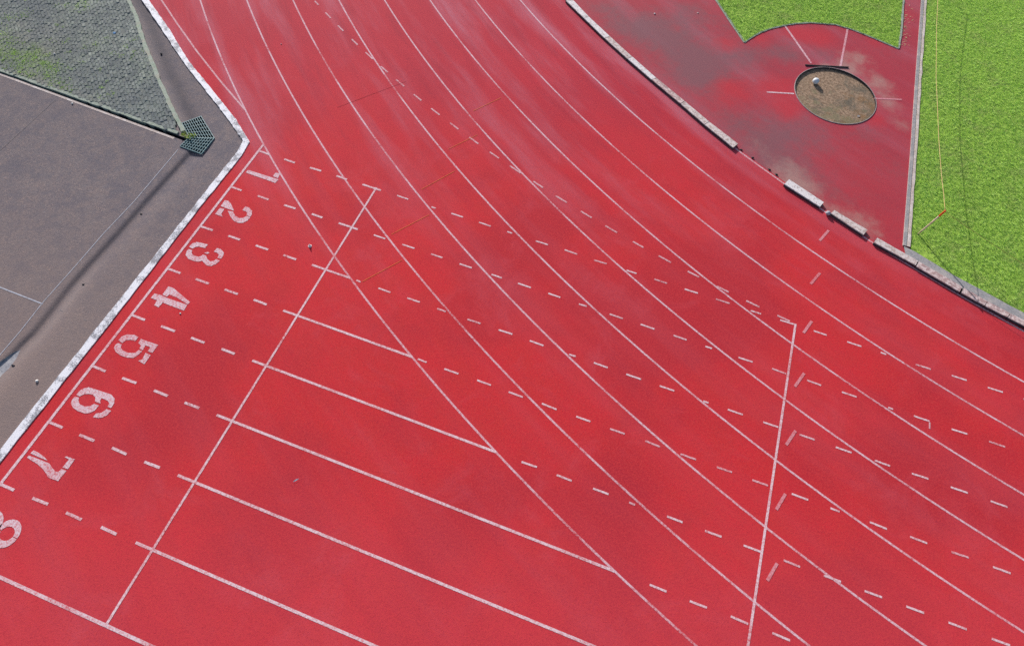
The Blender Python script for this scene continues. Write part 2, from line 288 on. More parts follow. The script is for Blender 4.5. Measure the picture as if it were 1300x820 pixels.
nt = NT('infield_rubber')
red, fine, grit = track_red(nt)
colA, _ = nt.attr('stain_shade')
sp = sep(nt, colA)
blot = nt.noise(1.9, 8, .74, dist=.4, off=21)
blot2 = nt.noise(7, 4, .7, off=23)
m1 = nt.math('ADD', sp[0], nt.math('MULTIPLY', nt.math('SUBTRACT', blot, .5), 1.5))
m1 = nt.math('ADD', m1, nt.math('MULTIPLY', nt.math('SUBTRACT', blot2, .5), .5))
f1 = nt.ramp(m1, .12, 1.2, 0, .70)
c = nt.mix(f1, nt.mix(.55, red, (.31, .030, .052)), (.165, .092, .108))
m2 = nt.math('ADD', sp[1], nt.math('MULTIPLY', nt.math('SUBTRACT', nt.noise(2.6, 5, .7, off=31), .5), 1.3))
c = nt.mix(nt.ramp(m2, .20, 1.0, 0, .70), c, (.40, .24, .21))
m3 = nt.math('ADD', sp[2], nt.math('MULTIPLY', nt.math('SUBTRACT', nt.noise(2.0, 5, .7, off=37), .5), 1.0))
c = nt.mix(nt.ramp(m3, .20, 1.05, 0, .8), c, (.50, .020, .036))
c = nt.mix(nt.ramp(nt.noise(34, 3, .7, off=40), .55, .75, 0, .35), c, (.16, .08, .09))
c = nt.mix(nt.ramp(nt.noise(60, 2, .7, off=41), .66, .74, 0, .5), c, (.45, .30, .30))
nt.bump(nt.math('ADD', fine, grit), .35, .006); M['infield'] = nt.fin(c, .8, .3)

nt = NT('apron_asphalt')
colA, _ = nt.attr('stain_shade'); sp = sep(nt, colA)
n1 = nt.noise(1.0, 7, .72); n2 = nt.noise(7, 4, .7, off=4); n3 = nt.noise(40, 3, .78, off=6); n4 = nt.noise(24, 3, .78, off=8)
c = nt.mix(nt.ramp(n1, .3, .7), (.155, .132, .150), (.208, .170, .174))
c = nt.mix(nt.ramp(n2, .35, .7, 0, .45), c, (.265, .188, .170))
c = nt.mix(nt.ramp(n3, .42, .66, 0, .75), c, (.105, .085, .10))
c = nt.mix(nt.ramp(n4, .54, .70, 0, .6), c, (.38, .27, .23))
c = nt.mix(nt.ramp(nt.noise(3.2, 6, .72, off=15), .46, .64, 0, .6), c, (.120, .106, .130))
c = nt.mix(nt.math('MULTIPLY', sp[0], nt.ramp(n1, .2, .8, .8, 1.0)), c, (.066, .057, .068))
c = nt.mix(nt.math('MULTIPLY', sp[1], .75), c, (.36, .30, .29))
c = nt.mix(nt.math('MULTIPLY', sp[2], .62), c, (.275, .195, .170))
c = nt.mix(nt.ramp(nt.noise(33, 2, .6, off=44), .70, .76, 0, .7), c, (.48, .44, .44))
nt.bump(nt.math('ADD', n3, nt.math('MULTIPLY', n4, .7)), .5, .012); M['apron'] = nt.fin(c, .85, .25)

nt = NT('mossy_pavers')
colA, _ = nt.attr('stain_shade'); sp = sep(nt, colA)
n1 = nt.noise(1.3, 5, .65, off=3); n2 = nt.noise(13, 4, .7); n3 = nt.noise(50, 3, .7, off=5)
c = nt.mix(sp[0], (.125, .140, .148), (.36, .38, .345))
c = nt.mix(nt.ramp(n1, .42, .68, 0, .6), c, (.10, .11, .12))
c = nt.mix(nt.ramp(n2, .40, .68, 0, .65), c, (.195, .235, .18))
c = nt.mix(nt.ramp(nt.noise(4.5, 6, .75, off=12), .47, .62, 0, .65), c, (.150, .160, .165))
c = nt.mix(nt.math('MULTIPLY', sp[1], nt.ramp(n2, .3, .6)), c, (.19, .265, .085))
c = nt.mix(nt.math('MULTIPLY', sp[2], nt.ramp(n1, .3, .6)), c, (.33, .30, .24))
c = nt.mix(nt.ramp(nt.noise(.55, 4, .6, off=27), .46, .62, 0, .55), c, (.115, .128, .145))
c = nt.mix(nt.ramp(n3, .50, .68, 0, .6), c, (.36, .37, .34))
c = nt.mix(nt.ramp(nt.noise(36, 3, .75, off=33), .54, .68, 0, .6), c, (.07, .08, .085))
nt.bump(nt.math('ADD', n2, n3), .5, .012); M['paver'] = nt.fin(c, .9, .2)
M['paver_joint'] = simple('paver_joint_soil', (.13, .14, .14), (.19, .205, .175), 25)
M['moss'] = simple('mossy_concrete', (.37, .40, .34), (.24, .30, .22), 14, c3=(.36, .34, .28), s3=5)
M['conc'] = simple('grey_concrete', (.36, .34, .34), (.24, .235, .245), 22, c3=(.42, .38, .36), s3=4)
M['conc_pink'] = simple('pale_concrete', (.60, .50, .46), (.42, .34, .31), 18, c3=(.66, .58, .55), s3=5)
M['conc_moss'] = simple('green_stained_concrete', (.36, .39, .34), (.22, .26, .20), 20)
M['drain'] = simple('dark_drain_concrete', (.035, .037, .045), (.06, .06, .065), 20)
M['hole'] = simple('worn_channel_concrete', (.36, .35, .37), (.25, .24, .26), 18, c3=(.44, .42, .42), s3=6)
M['joint'] = simple('joint_sealant', (.46, .46, .52), (.28, .26, .28), 9, lo=.45, hi=.75)
M['joint_faint'] = simple('old_joint_sealant', (.24, .21, .22), (.20, .16, .16), 9)
M['ground'] = simple('outer_ground', (.10, .13, .05), (.16, .15, .08), 3)

nt = NT('flaking_white_kerb_paint')
n1 = nt.noise(42, 5, .8); n2 = nt.noise(4.5, 4, .6, off=5)
w = nt.math('ADD', n1, nt.math('MULTIPLY', nt.math('SUBTRACT', n2, .5), 1.0))
c = nt.mix(nt.ramp(w, .50, .60), (.82, .80, .85), (.30, .29, .32))
c = nt.mix(nt.ramp(nt.noise(60, 3, .7, off=7), .5, .7, 0, .25), c, (.50, .47, .50))
nt.bump(n1, .4, .006); M['white_kerb'] = nt.fin(c, .7, .3)

def kerb_mat(name, white, wear, amt):
    nt = NT(name)
    n1 = nt.noise(11, 5, .72); n2 = nt.noise(45, 3, .7, off=5)
    w = nt.math('ADD', n1, nt.math('MULTIPLY', nt.math('SUBTRACT', n2, .5), .35))
    c = nt.mix(nt.ramp(w, amt, amt + .12, 0, .9), white, wear)
    c = nt.mix(nt.ramp(n2, .60, .72, 0, .7), c, (.20, .14, .13))
    nt.bump(n1, .4, .008)
    return nt.fin(c, .8, .25)
M['kerb_side'] = simple('shade_dark_block_side', (.045, .04, .05), (.09, .075, .085), 18)  # block-side shade painted in as near-black; the debris crumb shares it
M['kerb_white'] = kerb_mat('white_kerb_block_paint', (.74, .68, .68), (.46, .37, .36), .50)
M['kerb_mid'] = kerb_mat('chipped_kerb_block_paint', (.66, .56, .54), (.42, .31, .28), .46)
M['kerb_worn'] = kerb_mat('worn_kerb_block_paint', (.66, .52, .50), (.37, .23, .22), .42)

nt = NT('ring_concrete')
n1 = nt.noise(2.6, 6, .7, dist=.4); n2 = nt.noise(14, 5, .75, off=3); n3 = nt.noise(48, 3, .7, off=4)
rp = nt.vmath('SUBTRACT', nt.pos, (13.25, 7.70, 0)); rs = sep(nt, rp)
side = nt.math('ADD', nt.math('MULTIPLY', rs[0], .62), nt.math('MULTIPLY', rs[1], -.35))
c = nt.mix(nt.ramp(n2, .38, .62), (.18, .112, .070), (.39, .265, .178))
c = nt.mix(nt.ramp(nt.math('ADD', n1, nt.math('MULTIPLY', side, .10)), .47, .66, 0, .85), c, (.11, .098, .075))
c = nt.mix(nt.ramp(nt.math('ADD', nt.noise(3, 4, .6, off=9), nt.math('MULTIPLY', side, .22)), .58, .75, 0, .8), c, (.22, .12, .055))
c = nt.mix(nt.ramp(nt.math('ADD', nt.noise(5, 4, .6, off=14), nt.math('MULTIPLY', rs[1], -.16)), .54, .70, 0, .7), c, (.20, .175, .10))
c = nt.mix(nt.ramp(n3, .52, .70, 0, .55), c, (.46, .35, .27))
c = nt.mix(nt.ramp(nt.noise(30, 3, .7, off=19), .58, .72, 0, .6), c, (.08, .065, .05))
nt.bump(nt.math('ADD', n2, n3), .5, .01); M['ring'] = nt.fin(c, .9, .2)
M['ring_rim'] = simple('ring_steel_rim', (.30, .25, .25), (.42, .36, .34), 20, rough=.6)
M['toe'] = simple('dark_steel_rim_shade', (.03, .028, .032), (.06, .05, .05), 25, rough=.6)
M['grate'] = simple('teal_painted_steel', (.022, .12, .15), (.05, .19, .225), 30, rough=.45, spec=.5)
M['grass_soil'] = simple('turf_soil', (.30, .46, .06), (.42, .60, .10), 14, c3=(.32, .40, .10), s3=2)
M['post'] = simple('pale_post', (.62, .47, .33), (.72, .60, .46), 12, rough=.6)
M['post_top'] = simple('orange_post_cap', (.75, .12, .03), (.62, .10, .03), 12, rough=.5)
M['rope'] = simple('yellow_tape', (.52, .37, .14), (.60, .46, .22), 6, rough=.6)
M['rope2'] = simple('brown_cord', (.24, .22, .08), (.30, .22, .07), 6, rough=.8)
M['ball'] = simple('white_ball_paint', (.70, .73, .78), (.55, .58, .62), 14, rough=.45, spec=.5)
M['stone_white'] = simple('white_stone', (.75, .73, .72), (.55, .53, .52), 30)
M['stone_dark'] = simple('dark_stone', (.03, .03, .035), (.05, .045, .05), 30)
M['stone_grey'] = simple('grey_stump_concrete', (.46, .50, .56), (.30, .31, .35), 22)
M['blue'] = simple('blue_plastic', (.02, .17, .40), (.03, .22, .45), 20, rough=.4, spec=.5)
M['paper'] = simple('white_paper', (.88, .87, .87), (.78, .76, .75), 25, rough=.8)
M['leaf_yellow'] = simple('yellow_green_leaf', (.34, .42, .04), (.24, .36, .04), 12, rough=.7)

nt = NT('grass_blade')
colA, _ = nt.attr('tone'); sp = sep(nt, colA)
c = nt.mix(sp[0], (.25, .45, .060), (.57, .80, .21))
c = nt.mix(nt.math('MULTIPLY', sp[1], .8), c, (.60, .62, .28))
big = nt.noise(.45, 3, .6)
c = nt.mix(nt.ramp(big, .4, .7, 0, .35), c, (.38, .64, .14))
M['grass'] = nt.fin(c, .6, .25)
tr = nt.n.new('ShaderNodeBsdfTranslucent'); nt.link(c, tr.inputs[0])
mx = nt.n.new('ShaderNodeMixShader'); mx.inputs[0].default_value = .35
nt.link(nt.b.outputs[0], mx.inputs[1]); nt.link(tr.outputs[0], mx.inputs[2]); nt.link(mx.outputs[0], nt.out.inputs[0])

# ------------------------------------------------------------------ object helpers
def tag(o, label=None, cat=None, group=None, kind=None):
    if label: o['label'] = label
    if cat: o['category'] = cat
    if group: o['group'] = group
    if kind: o['kind'] = kind
    return o

def link_mesh(name, verts, faces, mat, parent=None, smooth=False):
    me = bpy.data.meshes.new(name)
    me.from_pydata([tuple(v) for v in verts], [], [tuple(f) for f in faces])
    me.validate(); me.update()
    return link_me(name, me, mat, parent, smooth)

def link_me(name, me, mat, parent=None, smooth=False):
    o = bpy.data.objects.new(name, me); COL.objects.link(o)
    if mat:
        me.materials.append(mat)
    if smooth:
        for p in me.polygons: p.use_smooth = True
    if parent: 
        o.parent = parent
        o.matrix_parent_inverse = Matrix.Translation(-parent.location)
    return o

def link_bm(name, bm, mat, parent=None, smooth=False):
    me = bpy.data.meshes.new(name); bm.to_mesh(me); bm.free()
    return link_me(name, me, mat, parent, smooth)

def empty(name, loc):
    o = bpy.data.objects.new(name, None); COL.objects.link(o); o.location = loc
    o.empty_display_size = .2
    return o

def offset_poly(pts, w):
    """Left and right edges of a strip of width w along a polyline."""
    P = [Vector(p[:2]) for p in pts]; Ls, Rs = [], []
    for i, p in enumerate(P):
        a = P[max(i - 1, 0)]; b = P[min(i + 1, len(P) - 1)]
        d = (b - a).normalized(); n = Vector((-d.y, d.x))
        Ls.append(p + n * w / 2); Rs.append(p - n * w / 2)
    return Ls, Rs

def strip(name, pts, w, z, mat, parent=None, thick=0.0, zf=None, rag=0.0):
    """A painted (or, with thick, a solid) strip along a polyline."""
    Ls, Rs = offset_poly(pts, w)
    n = len(pts); vs = []; fs = []
    for l, r in zip(Ls, Rs):
        if rag:
            l = l + (l - r).normalized() * random.uniform(-rag, rag); r = r + (r - l).normalized() * random.uniform(-rag, rag)
        zl = z + (zf(l.x, l.y) if zf else 0); zr = z + (zf(r.x, r.y) if zf else 0)
        vs += [(l.x, l.y, zl), (r.x, r.y, zr)]
    for i in range(n - 1):
        fs.append((2 * i + 1, 2 * i + 3, 2 * i + 2, 2 * i))
    if thick:
        b = len(vs); vs += [(x, y, zz - thick) for x, y, zz in vs]
        for i in range(n - 1):
            fs.append((2 * i, 2 * i + 2, b + 2 * i + 2, b + 2 * i)); fs.append((2 * i + 3, 2 * i + 1, b + 2 * i + 1, b + 2 * i + 3))
        fs += [(0, b, b + 1, 1), (2 * n - 1, b + 2 * n - 1, b + 2 * n - 2, 2 * n - 2)]
    return link_mesh(name, vs, fs, mat, parent)

def seg(a, b, step=.5):
    a = Vector(a); b = Vector(b); n = max(1, int((b - a).length / step))
    return [tuple(a.lerp(b, i / n)) for i in range(n + 1)]

def resample(pts, step):
    out = []
    for a, b in zip(pts[:-1], pts[1:]):
        out += seg(a, b, step)[:-1]
    return out + [tuple(pts[-1])]

def poly_bm(bm, pts, z):
    f = bm.faces.new([bm.verts.new((p[0], p[1], z)) for p in pts])
    if f.normal.z < 0 or sum(a[0] * b[1] - b[0] * a[1] for a, b in zip(pts, pts[1:] + pts[:1])) < 0:
        f.normal_flip()
    return f

def flat(name, pts, z, mat, parent=None):
    vv = [Vector((q[0], q[1], 0)) for q in pts]
    bm = bmesh.new(); bvs = [bm.verts.new((v.x, v.y, z)) for v in vv]
    for tri in tessellate_polygon([vv]):
        f = bm.faces.new([bvs[i] for i in tri]); f.normal_update()
        if f.normal.z < 0: f.normal_flip()
    return link_bm(name, bm, mat, parent)

def inside(poly, x, y):
    c = False; j = len(poly) - 1
    for i in range(len(poly)):
        xi, yi = poly[i][:2]; xj, yj = poly[j][:2]
        if (yi > y) != (yj > y) and x < (xj - xi) * (y - yi) / (yj - yi) + xi: c = not c
        j = i
    return c

def cut_polygon(bm, poly, margin=.3):
    """Cut a polygonal hole into a nearly flat grid."""
    xs = [p[0] for p in poly]; ys = [p[1] for p in poly]
    bb = (min(xs) - margin, max(xs) + margin, min(ys) - margin, max(ys) + margin)
    for i in range(len(poly)):
        a = Vector((*poly[i][:2], 0)); b = Vector((*poly[(i + 1) % len(poly)][:2], 0))
        d = (b - a).normalized(); nrm = Vector((-d.y, d.x, 0))
        fs = []
        for f in bm.faces:
            c = f.calc_center_median()
            if bb[0] < c.x < bb[1] and bb[2] < c.y < bb[3]: fs.append(f)
        geom = set(fs)
        for f in fs: geom.update(f.edges); geom.update(f.verts)
        bmesh.ops.bisect_plane(bm, geom=list(geom), dist=1e-5, plane_co=a, plane_no=nrm)
    kill = []
    for f in bm.faces:
        c = f.calc_center_median()
        if bb[0] < c.x < bb[1] and bb[2] < c.y < bb[3] and inside(poly, c.x, c.y): kill.append(f)
    bmesh.ops.delete(bm, geom=kill, context='FACES')

def seg_dist(px, py, pts):
    """Signed distance (numpy) to a polyline: positive on its left."""
    best = np.full(px.shape, 1e9); sgn = np.zeros(px.shape)
    for a, b in zip(pts[:-1], pts[1:]):
        ax, ay = a[:2]; bx, by = b[:2]; dx, dy = bx - ax, by - ay
        t = np.clip(((px - ax) * dx + (py - ay) * dy) / (dx * dx + dy * dy), 0, 1)
        qx, qy = ax + t * dx, ay + t * dy
        d = np.hypot(px - qx, py - qy)
        s = np.sign(dx * (py - ay) - dy * (px - ax))
        m = d < best
        best = np.where(m, d, best); sgn = np.where(m, s, sgn)
    return best * sgn

def color_attr(me, name, arr):
    a = me.color_attributes.new(name, 'FLOAT_COLOR', 'POINT')
    buf = np.ones((len(me.vertices), 4), np.float32); buf[:, :3] = arr
    a.data.foreach_set('color', buf.ravel())

def me_xy(me):
    co = np.empty(len(me.vertices) * 3); me.vertices.foreach_get('co', co); return co.reshape(-1, 3)

def grid_bm(x0, x1, y0, y1, step):
    nx = int(round((x1 - x0) / step)); ny = int(round((y1 - y0) / step))
    X, Y = np.meshgrid(np.linspace(x0, x1, nx + 1), np.linspace(y0, y1, ny + 1))
    vs = np.stack([X.ravel(), Y.ravel(), np.zeros(X.size)], 1)
    i = np.arange(nx); j = np.arange(ny)
    I, J = np.meshgrid(i, j); a = (J * (nx + 1) + I).ravel()
    fs = np.stack([a, a + 1, a + nx + 2, a + nx + 1], 1)
    me = bpy.data.meshes.new('tmp_grid'); me.from_pydata(vs.tolist(), [], fs.tolist())
    bm = bmesh.new(); bm.from_mesh(me); bpy.data.meshes.remove(me)
    return bm

def arc_pt(r, ang):
    return (CX + r * math.cos(ang), CY + r * math.sin(ang))

def arc(r, y_top, x_end=None, n=160):
    """Points of the bend of radius r from height y_top down to the tangent point, then along the straight."""
    a0 = math.pi + math.asin(max(-1, min(1, (CY - y_top) / r))); a1 = 1.5 * math.pi
    pts = [arc_pt(r, a0 + (a1 - a0) * i / n) for i in range(n + 1)]
    if x_end: pts.append((x_end, CY - r))
    return pts

# ------------------------------------------------------------------ the setting
def big_sheet():
    bm = bmesh.new(); poly_bm(bm, [(-600, -600), (600, -600), (600, 600), (-600, 600)], -.5)
    return link_bm('ground', bm, M['ground'])
tag(big_sheet(), kind='structure')

# left border of the track: the white strip
WL = D['WHITE_L']; WR = D['WHITE_R']
def ext(p, q, d):
    v = (Vector(q[:2]) - Vector(p[:2])).normalized(); return tuple(Vector(q[:2]) + v * d)
midw = [((a[0] + b[0]) / 2, (a[1] + b[1]) / 2) for a, b in zip(WL, WR)]
top_far = [(-9.4, 6.45), (-13.0, 9.9)]
border = list(reversed(top_far)) + midw[:6] + [(-.36, -.5), (-.36, -20)]

kerb_arc = arc(R0 - .10, 17, 60)
track_poly = border[::-1]
track_poly = [(-.36, -20)] + [p for p in reversed(border[:-1])] + [(-18, 17)] + kerb_arc + [(60, -20)]
tag(flat('running_track', track_poly, 0.0, M['track']), kind='structure')

# --- apron with its shallow gutter
GA = D['GUTTER_A']; GB = D['GUTTER_B']
gA = [ext(GA[1], GA[0], 8)] + GA
gB = GB[:-1] + [(-1.58, -6.7), (-1.58, -16)]
SX0, SX1 = -14.0, -1.80
def slot_y(x): return -.157 - .0330 * (x + 7.471)
def slot_w(x): return .030 + .065 * min(1, max(0, (x + 7.5) / 5.7))

def apron_h(x, y):
    """Height of the apron, numpy or float."""
    x = np.asarray(x, float); y = np.asarray(y, float)
    dA = seg_dist(x, y, gA); dB = seg_dist(x, y, gB)
    h = np.zeros_like(x)
    for d, dep, wl, wr in ((dA, .035, .30, .30), (dB, .042, .10, .36)):
        # d > 0: the infield side of the gutter
        e = np.where(d < 0, np.abs(d) / wl, np.abs(d) / wr)
        h = h - dep * np.exp(-e * e * 1.6)
    return h - .012
def apron_hf(x, y): return float(apron_h(np.array([x]), np.array([y]))[0])

bm = grid_bm(-15.0, .0, -15.0, 9.0, .10)
# finer rows where the gutter runs
fine_faces = []
for f in bm.faces:
    c = f.calc_center_median()
    if -2.6 < c.x < -.9 and -9.5 < c.y < 1.0: fine_faces.append(f)
es = set()
for f in fine_faces: es.update(f.edges)
bmesh.ops.subdivide_edges(bm, edges=list(es), cuts=2, use_grid_fill=True)
hole = [D['HOLE'][0], (-1.62, -6.40), (-1.70, -6.64), (-1.80, -7.10), (-1.80, -9.0), (-1.46, -9.0), (-1.47, -7.2), (-1.50, -6.86), (-1.47, -6.71), (-1.49, -6.48)]
grate_a = D['GRATE_A']; grate_b = D['GRATE_B']
pit = [grate_a[0], grate_a[1], grate_a[2], grate_b[2], grate_b[3]]
mid_join = (-1.77, -.262)
pit_poly = [grate_a[0], (-1.77, -.262), grate_b[3], grate_b[2], (-1.222, -.045), grate_a[1]]
slot_poly = [(SX0, slot_y(SX0) - slot_w(SX0) / 2), (SX1, slot_y(SX1) - slot_w(SX1) / 2), (SX1, slot_y(SX1) + slot_w(SX1) / 2), (SX0, slot_y(SX0) + slot_w(SX0) / 2)]
for pl in (slot_poly, hole): cut_polygon(bm, pl)
# the pit is concave: cut its two convex halves
cut_polygon(bm, [grate_a[0], mid_join, (-1.222, -.045), grate_a[1]])
cut_polygon(bm, [mid_join, grate_b[3], grate_b[2], (-1.222, -.045)])
ap = link_bm('apron', bm, M['apron'])
co = me_xy(ap.data)
h = apron_h(co[:, 0], co[:, 1]); co[:, 2] = h
ap.data.vertices.foreach_set('co', co.ravel())
dA = seg_dist(co[:, 0], co[:, 1], gA); dB = seg_dist(co[:, 0], co[:, 1], gB)
st = np.zeros((len(co), 3))
st[:, 0] = .62 * np.exp(-((dA - .02) / .14) ** 2) + .48 * np.exp(-((dB + .045) / .062) ** 2) * (co[:, 1] < .1)  # dirt along the upper gutter; painted shade on the lower gutter's steep bank
st[:, 1] = .40 * np.exp(-((dA + .34) / .14) ** 2) + .55 * np.exp(-((dB - .13) / .10) ** 2) * np.clip((-3.6 - co[:, 1]) / 1.5, 0, 1)  # pale upper bank; sunlight painted on the lower gutter's long bank
up = -.268 * co[:, 0] + .963 * co[:, 1]
st[:, 0] += .14 * np.clip((up + 1.5) / 3, 0, 1) * (co[:, 0] < -2)
st[:, 2] = np.clip((-up - 1.5) / 5, 0, 1)
color_attr(ap.data, 'stain_shade', np.clip(st, 0, 1))
for p in ap.data.polygons: p.use_smooth = True
tag(ap, kind='structure')

def wall_ring(name, poly, z0, z1, mat, zf=None, floor=True, parent=None, floor_mat=None):
    n = len(poly)
    vs = [(x, y, (zf(x, y) if zf else z1)) for x, y in [p[:2] for p in poly]] + [(p[0], p[1], z0) for p in poly]
    fs = [(i, (i + 1) % n, n + (i + 1) % n, n + i) for i in range(n)]
    if floor: fs.append(tuple(range(n, 2 * n)))
    o = link_mesh(name, vs, fs, mat, parent)
    return o

tag(wall_ring('drain_channel', slot_poly, -.22, 0, M['drain'], zf=apron_hf), kind='structure')
tag(wall_ring('drain_pit', pit_poly, -.48, 0, M['drain'], zf=apron_hf), kind='structure')
tag(wall_ring('gutter_channel', hole, -.055, 0, M['hole'], zf=apron_hf), kind='structure')
# beige lip along the drain
lip = [(x, slot_y(x) - slot_w(x) / 2 - .035) for x in np.arange(-13.5, -1.9, .2)]
tag(strip('drain_lip', lip, .06, .004, M['conc_pink'], zf=apron_hf), kind='structure')
for i, j in enumerate(D['JOINTS']):
    pts = resample(j, .4)
    tag(strip('pavement_joint', pts, (.014, .015, .026, .014)[i], .004, (M['joint_faint'], M['joint'], M['joint'], M['joint_faint'])[i], zf=apron_hf), kind='structure')
tag(strip('pavement_joint', seg((-15, -5.30), (-2.889, -5.304)), .034, .004, M['joint'], zf=apron_hf), kind='structure')
tag(strip('pavement_joint', seg((-1.8, -6.53), (-1.8, -7.08)), .022, .004, M['joint'], zf=apron_hf), kind='structure')

# --- pavers
ME = D['MOSS_EDGE']
me_top = ext(ME[1], ME[0], 5.5)
pav_poly = [(-13.8, slot_y(-13.8) + .09), (-2.15, slot_y(-2.15) + .10)] + [p for p in ME[::-1][1:]] + [me_top, (-13.8, 9.2)]
bm = bmesh.new(); poly_bm(bm, pav_poly, .018); bmesh.ops.triangulate(bm, faces=bm.faces[:])
tag(link_bm('paving_bed', bm, M['paver_joint']), kind='structure')
ang = math.atan2(ME[-1][1] - ME[0][1], ME[-1][0] - ME[0][0])
ca, sa = math.cos(ang), math.sin(ang)
PL, PW, GAP, TO = .16, .08, .006, .008
vs, fs, cols = [], [], []
prof = [(0, 0), (.25, 1), (.5, 0), (.75, -1), (1, 0)]
ex = [p[0] for p in pav_poly]; ey = [p[1] for p in pav_poly]
for r in range(-170, 170):
    for q in range(-100, 100):
        v0 = r * PW + random.gauss(0, .004); u0 = q * PL + (PL / 2 if r % 2 else 0) + random.gauss(0, .008) + .03 * math.sin(r * 1.7)
        cxp = -6 + (u0 + PL / 2) * ca - (v0 + PW / 2) * sa; cyp = 2 + (u0 + PL / 2) * sa + (v0 + PW / 2) * ca
        if not (min(ex) < cxp < max(ex) and min(ey) < cyp < max(ey)) or not inside(pav_poly, cxp, cyp): continue
        low = [(u0 + GAP / 2 + t * (PL - GAP), v0 + GAP / 2 + TO * s) for t, s in prof]
        hi = [(u0 + GAP / 2 + t * (PL - GAP), v0 + PW - GAP / 2 + TO * s) for t, s in prof]
        ring = low + hi[::-1]
        mu = u0 + PL / 2; mv = v0 + PW / 2
        tx, ty = random.gauss(0, .03), random.gauss(0, .04); dz = random.gauss(0, .0035) - (.008 if random.random() < .05 else 0)
        b = len(vs); n = len(ring)
        for shrink, zz in ((.90, .028), (1.0, .018), (1.0, -.01)):
            for (u, v) in ring:
                uu = mu + (u - mu) * shrink if shrink < 1 else u; vv = mv + (v - mv) * (shrink - .06) if shrink < 1 else v
                X = -6 + uu * ca - vv * sa; Y = 2 + uu * sa + vv * ca
                vs.append((X, Y, zz + dz + (uu - mu) * tx + (vv - mv) * ty))
        fs.append(tuple(range(b, b + n)))
        for k in range(2):
            for i in range(n):
                a = b + k * n + i; c2 = b + k * n + (i + 1) % n
                fs.append((a, a + n, c2 + n, c2))
        near_edge = -float(seg_dist(np.array([cxp]), np.array([cyp]), [me_top] + ME)[0])
        ne = math.exp(-(abs(near_edge) / 1.3) ** 2)
        gp = mnoise.noise(Vector((cxp * .9, cyp * .9, 3)))
        dsl = cyp - slot_y(cxp)
        green = max(0, min(1, math.exp(-((cxp + 7.6) / 1.1) ** 2 - ((cyp - .55) / .5) ** 2) * 1.2 + .25 * gp))
        beige = max(0, min(1, math.exp(-(dsl / .28) ** 2) * .6 * (cxp < -4) + .45 * math.exp(-((cxp + 7.6) / 1.2) ** 2 - ((cyp - 1.1) / .8) ** 2)))
        tone = max(0, min(1, random.gauss(.20, .24) + .36 * ne + .45 * gp))
        cols += [(tone, green, beige)] * (3 * n)
pv = link_mesh('paving', vs, fs, M['paver'])
color_attr(pv.data, 'stain_shade', np.array(cols))
tag(pv, kind='structure')

def moss_kerb(name, pts, w, z, th, mat, rag, label, cat):
    o = strip(name, resample(pts, .12), w, z, mat, thick=th, rag=rag)
    return tag(o, label, cat)
moss_kerb('mossy_kerb', [me_top] + ME, .095, .034, .06, M['moss'], .014, 'moss covered concrete kerb slanting down the right side of the grey paving', 'kerb')
moss_kerb('mossy_kerb', [(x, slot_y(x) + slot_w(x) / 2 + .042) for x in (-13.6, -9, -6, -4, -2.1)], .075, .022, .2, M['conc_moss'], .010,
          'low greenish concrete kerb between the grey paving and the dark slot drain', 'kerb')

# --- infield apron of worn red rubber around the throwing ring
rp = D['RING']
RCX, RCY = 13.245, 7.700
RR = 1.105
ring_poly = [(RCX + RR * math.cos(2 * math.pi * i / 48), RCY + RR * math.sin(2 * math.pi * i / 48)) for i in range(48)]
bm = grid_bm(-2.0, 15.4, .0, 18.0, .2)
cut_polygon(bm, ring_poly, .5)
# drop what lies well inside the track sheet
kill = []
for f in bm.faces:
    c = f.calc_center_median()
    if math.hypot(c.x - CX, c.y - CY) > R0 + .5: kill.append(f)
bmesh.ops.delete(bm, geom=kill, context='FACES')
inf = link_bm('infield_surface', bm, M['infield'])
co = me_xy(inf.data); co[:, 2] = -.005; inf.data.vertices.foreach_set('co', co.ravel())
def blobs(lst):
    out = np.zeros(len(co))
    for x, y, r, s in lst: out += s * np.exp(-((co[:, 0] - x) ** 2 + (co[:, 1] - y) ** 2) / (r * r))
    return out
st = np.zeros((len(co), 3))
st[:, 0] = blobs(D['STAIN_GREY']) * .85 + .06
st[:, 1] = blobs(D['STAIN_TAN'])
st[:, 2] = blobs(D['STAIN_RED'])
color_attr(inf.data, 'stain_shade', st)
tag(inf, kind='structure')
tag(strip('track_edge', [p for p in arc(R0 - .04, 16, 40)], .045, .002, M['paint_old']), kind='structure')

# --- turf
EL = D['EDGE_L']; ER = D['EDGE_R']
co_out = D['CURB_OUT']
turf_poly = [(15.42, 3.06)] + [tuple(p) for p in co_out[1:]] + [(19.2, 1.72), (22, 1.05), (28.4, .62), (60, .62), (60, 40), (15.47, 40)]
tag(flat('infield_turf', turf_poly, .006, M['grass_soil']), kind='structure')
patch = [tuple(D['PATCH_L'][0])] + [tuple(p) for p in D['PATCH_ARC']] + [(14.86, 18), (5.0, 18), (7.0, 13.8)]
tag(flat('turf_bed', patch, .008, M['grass_soil']), kind='structure')

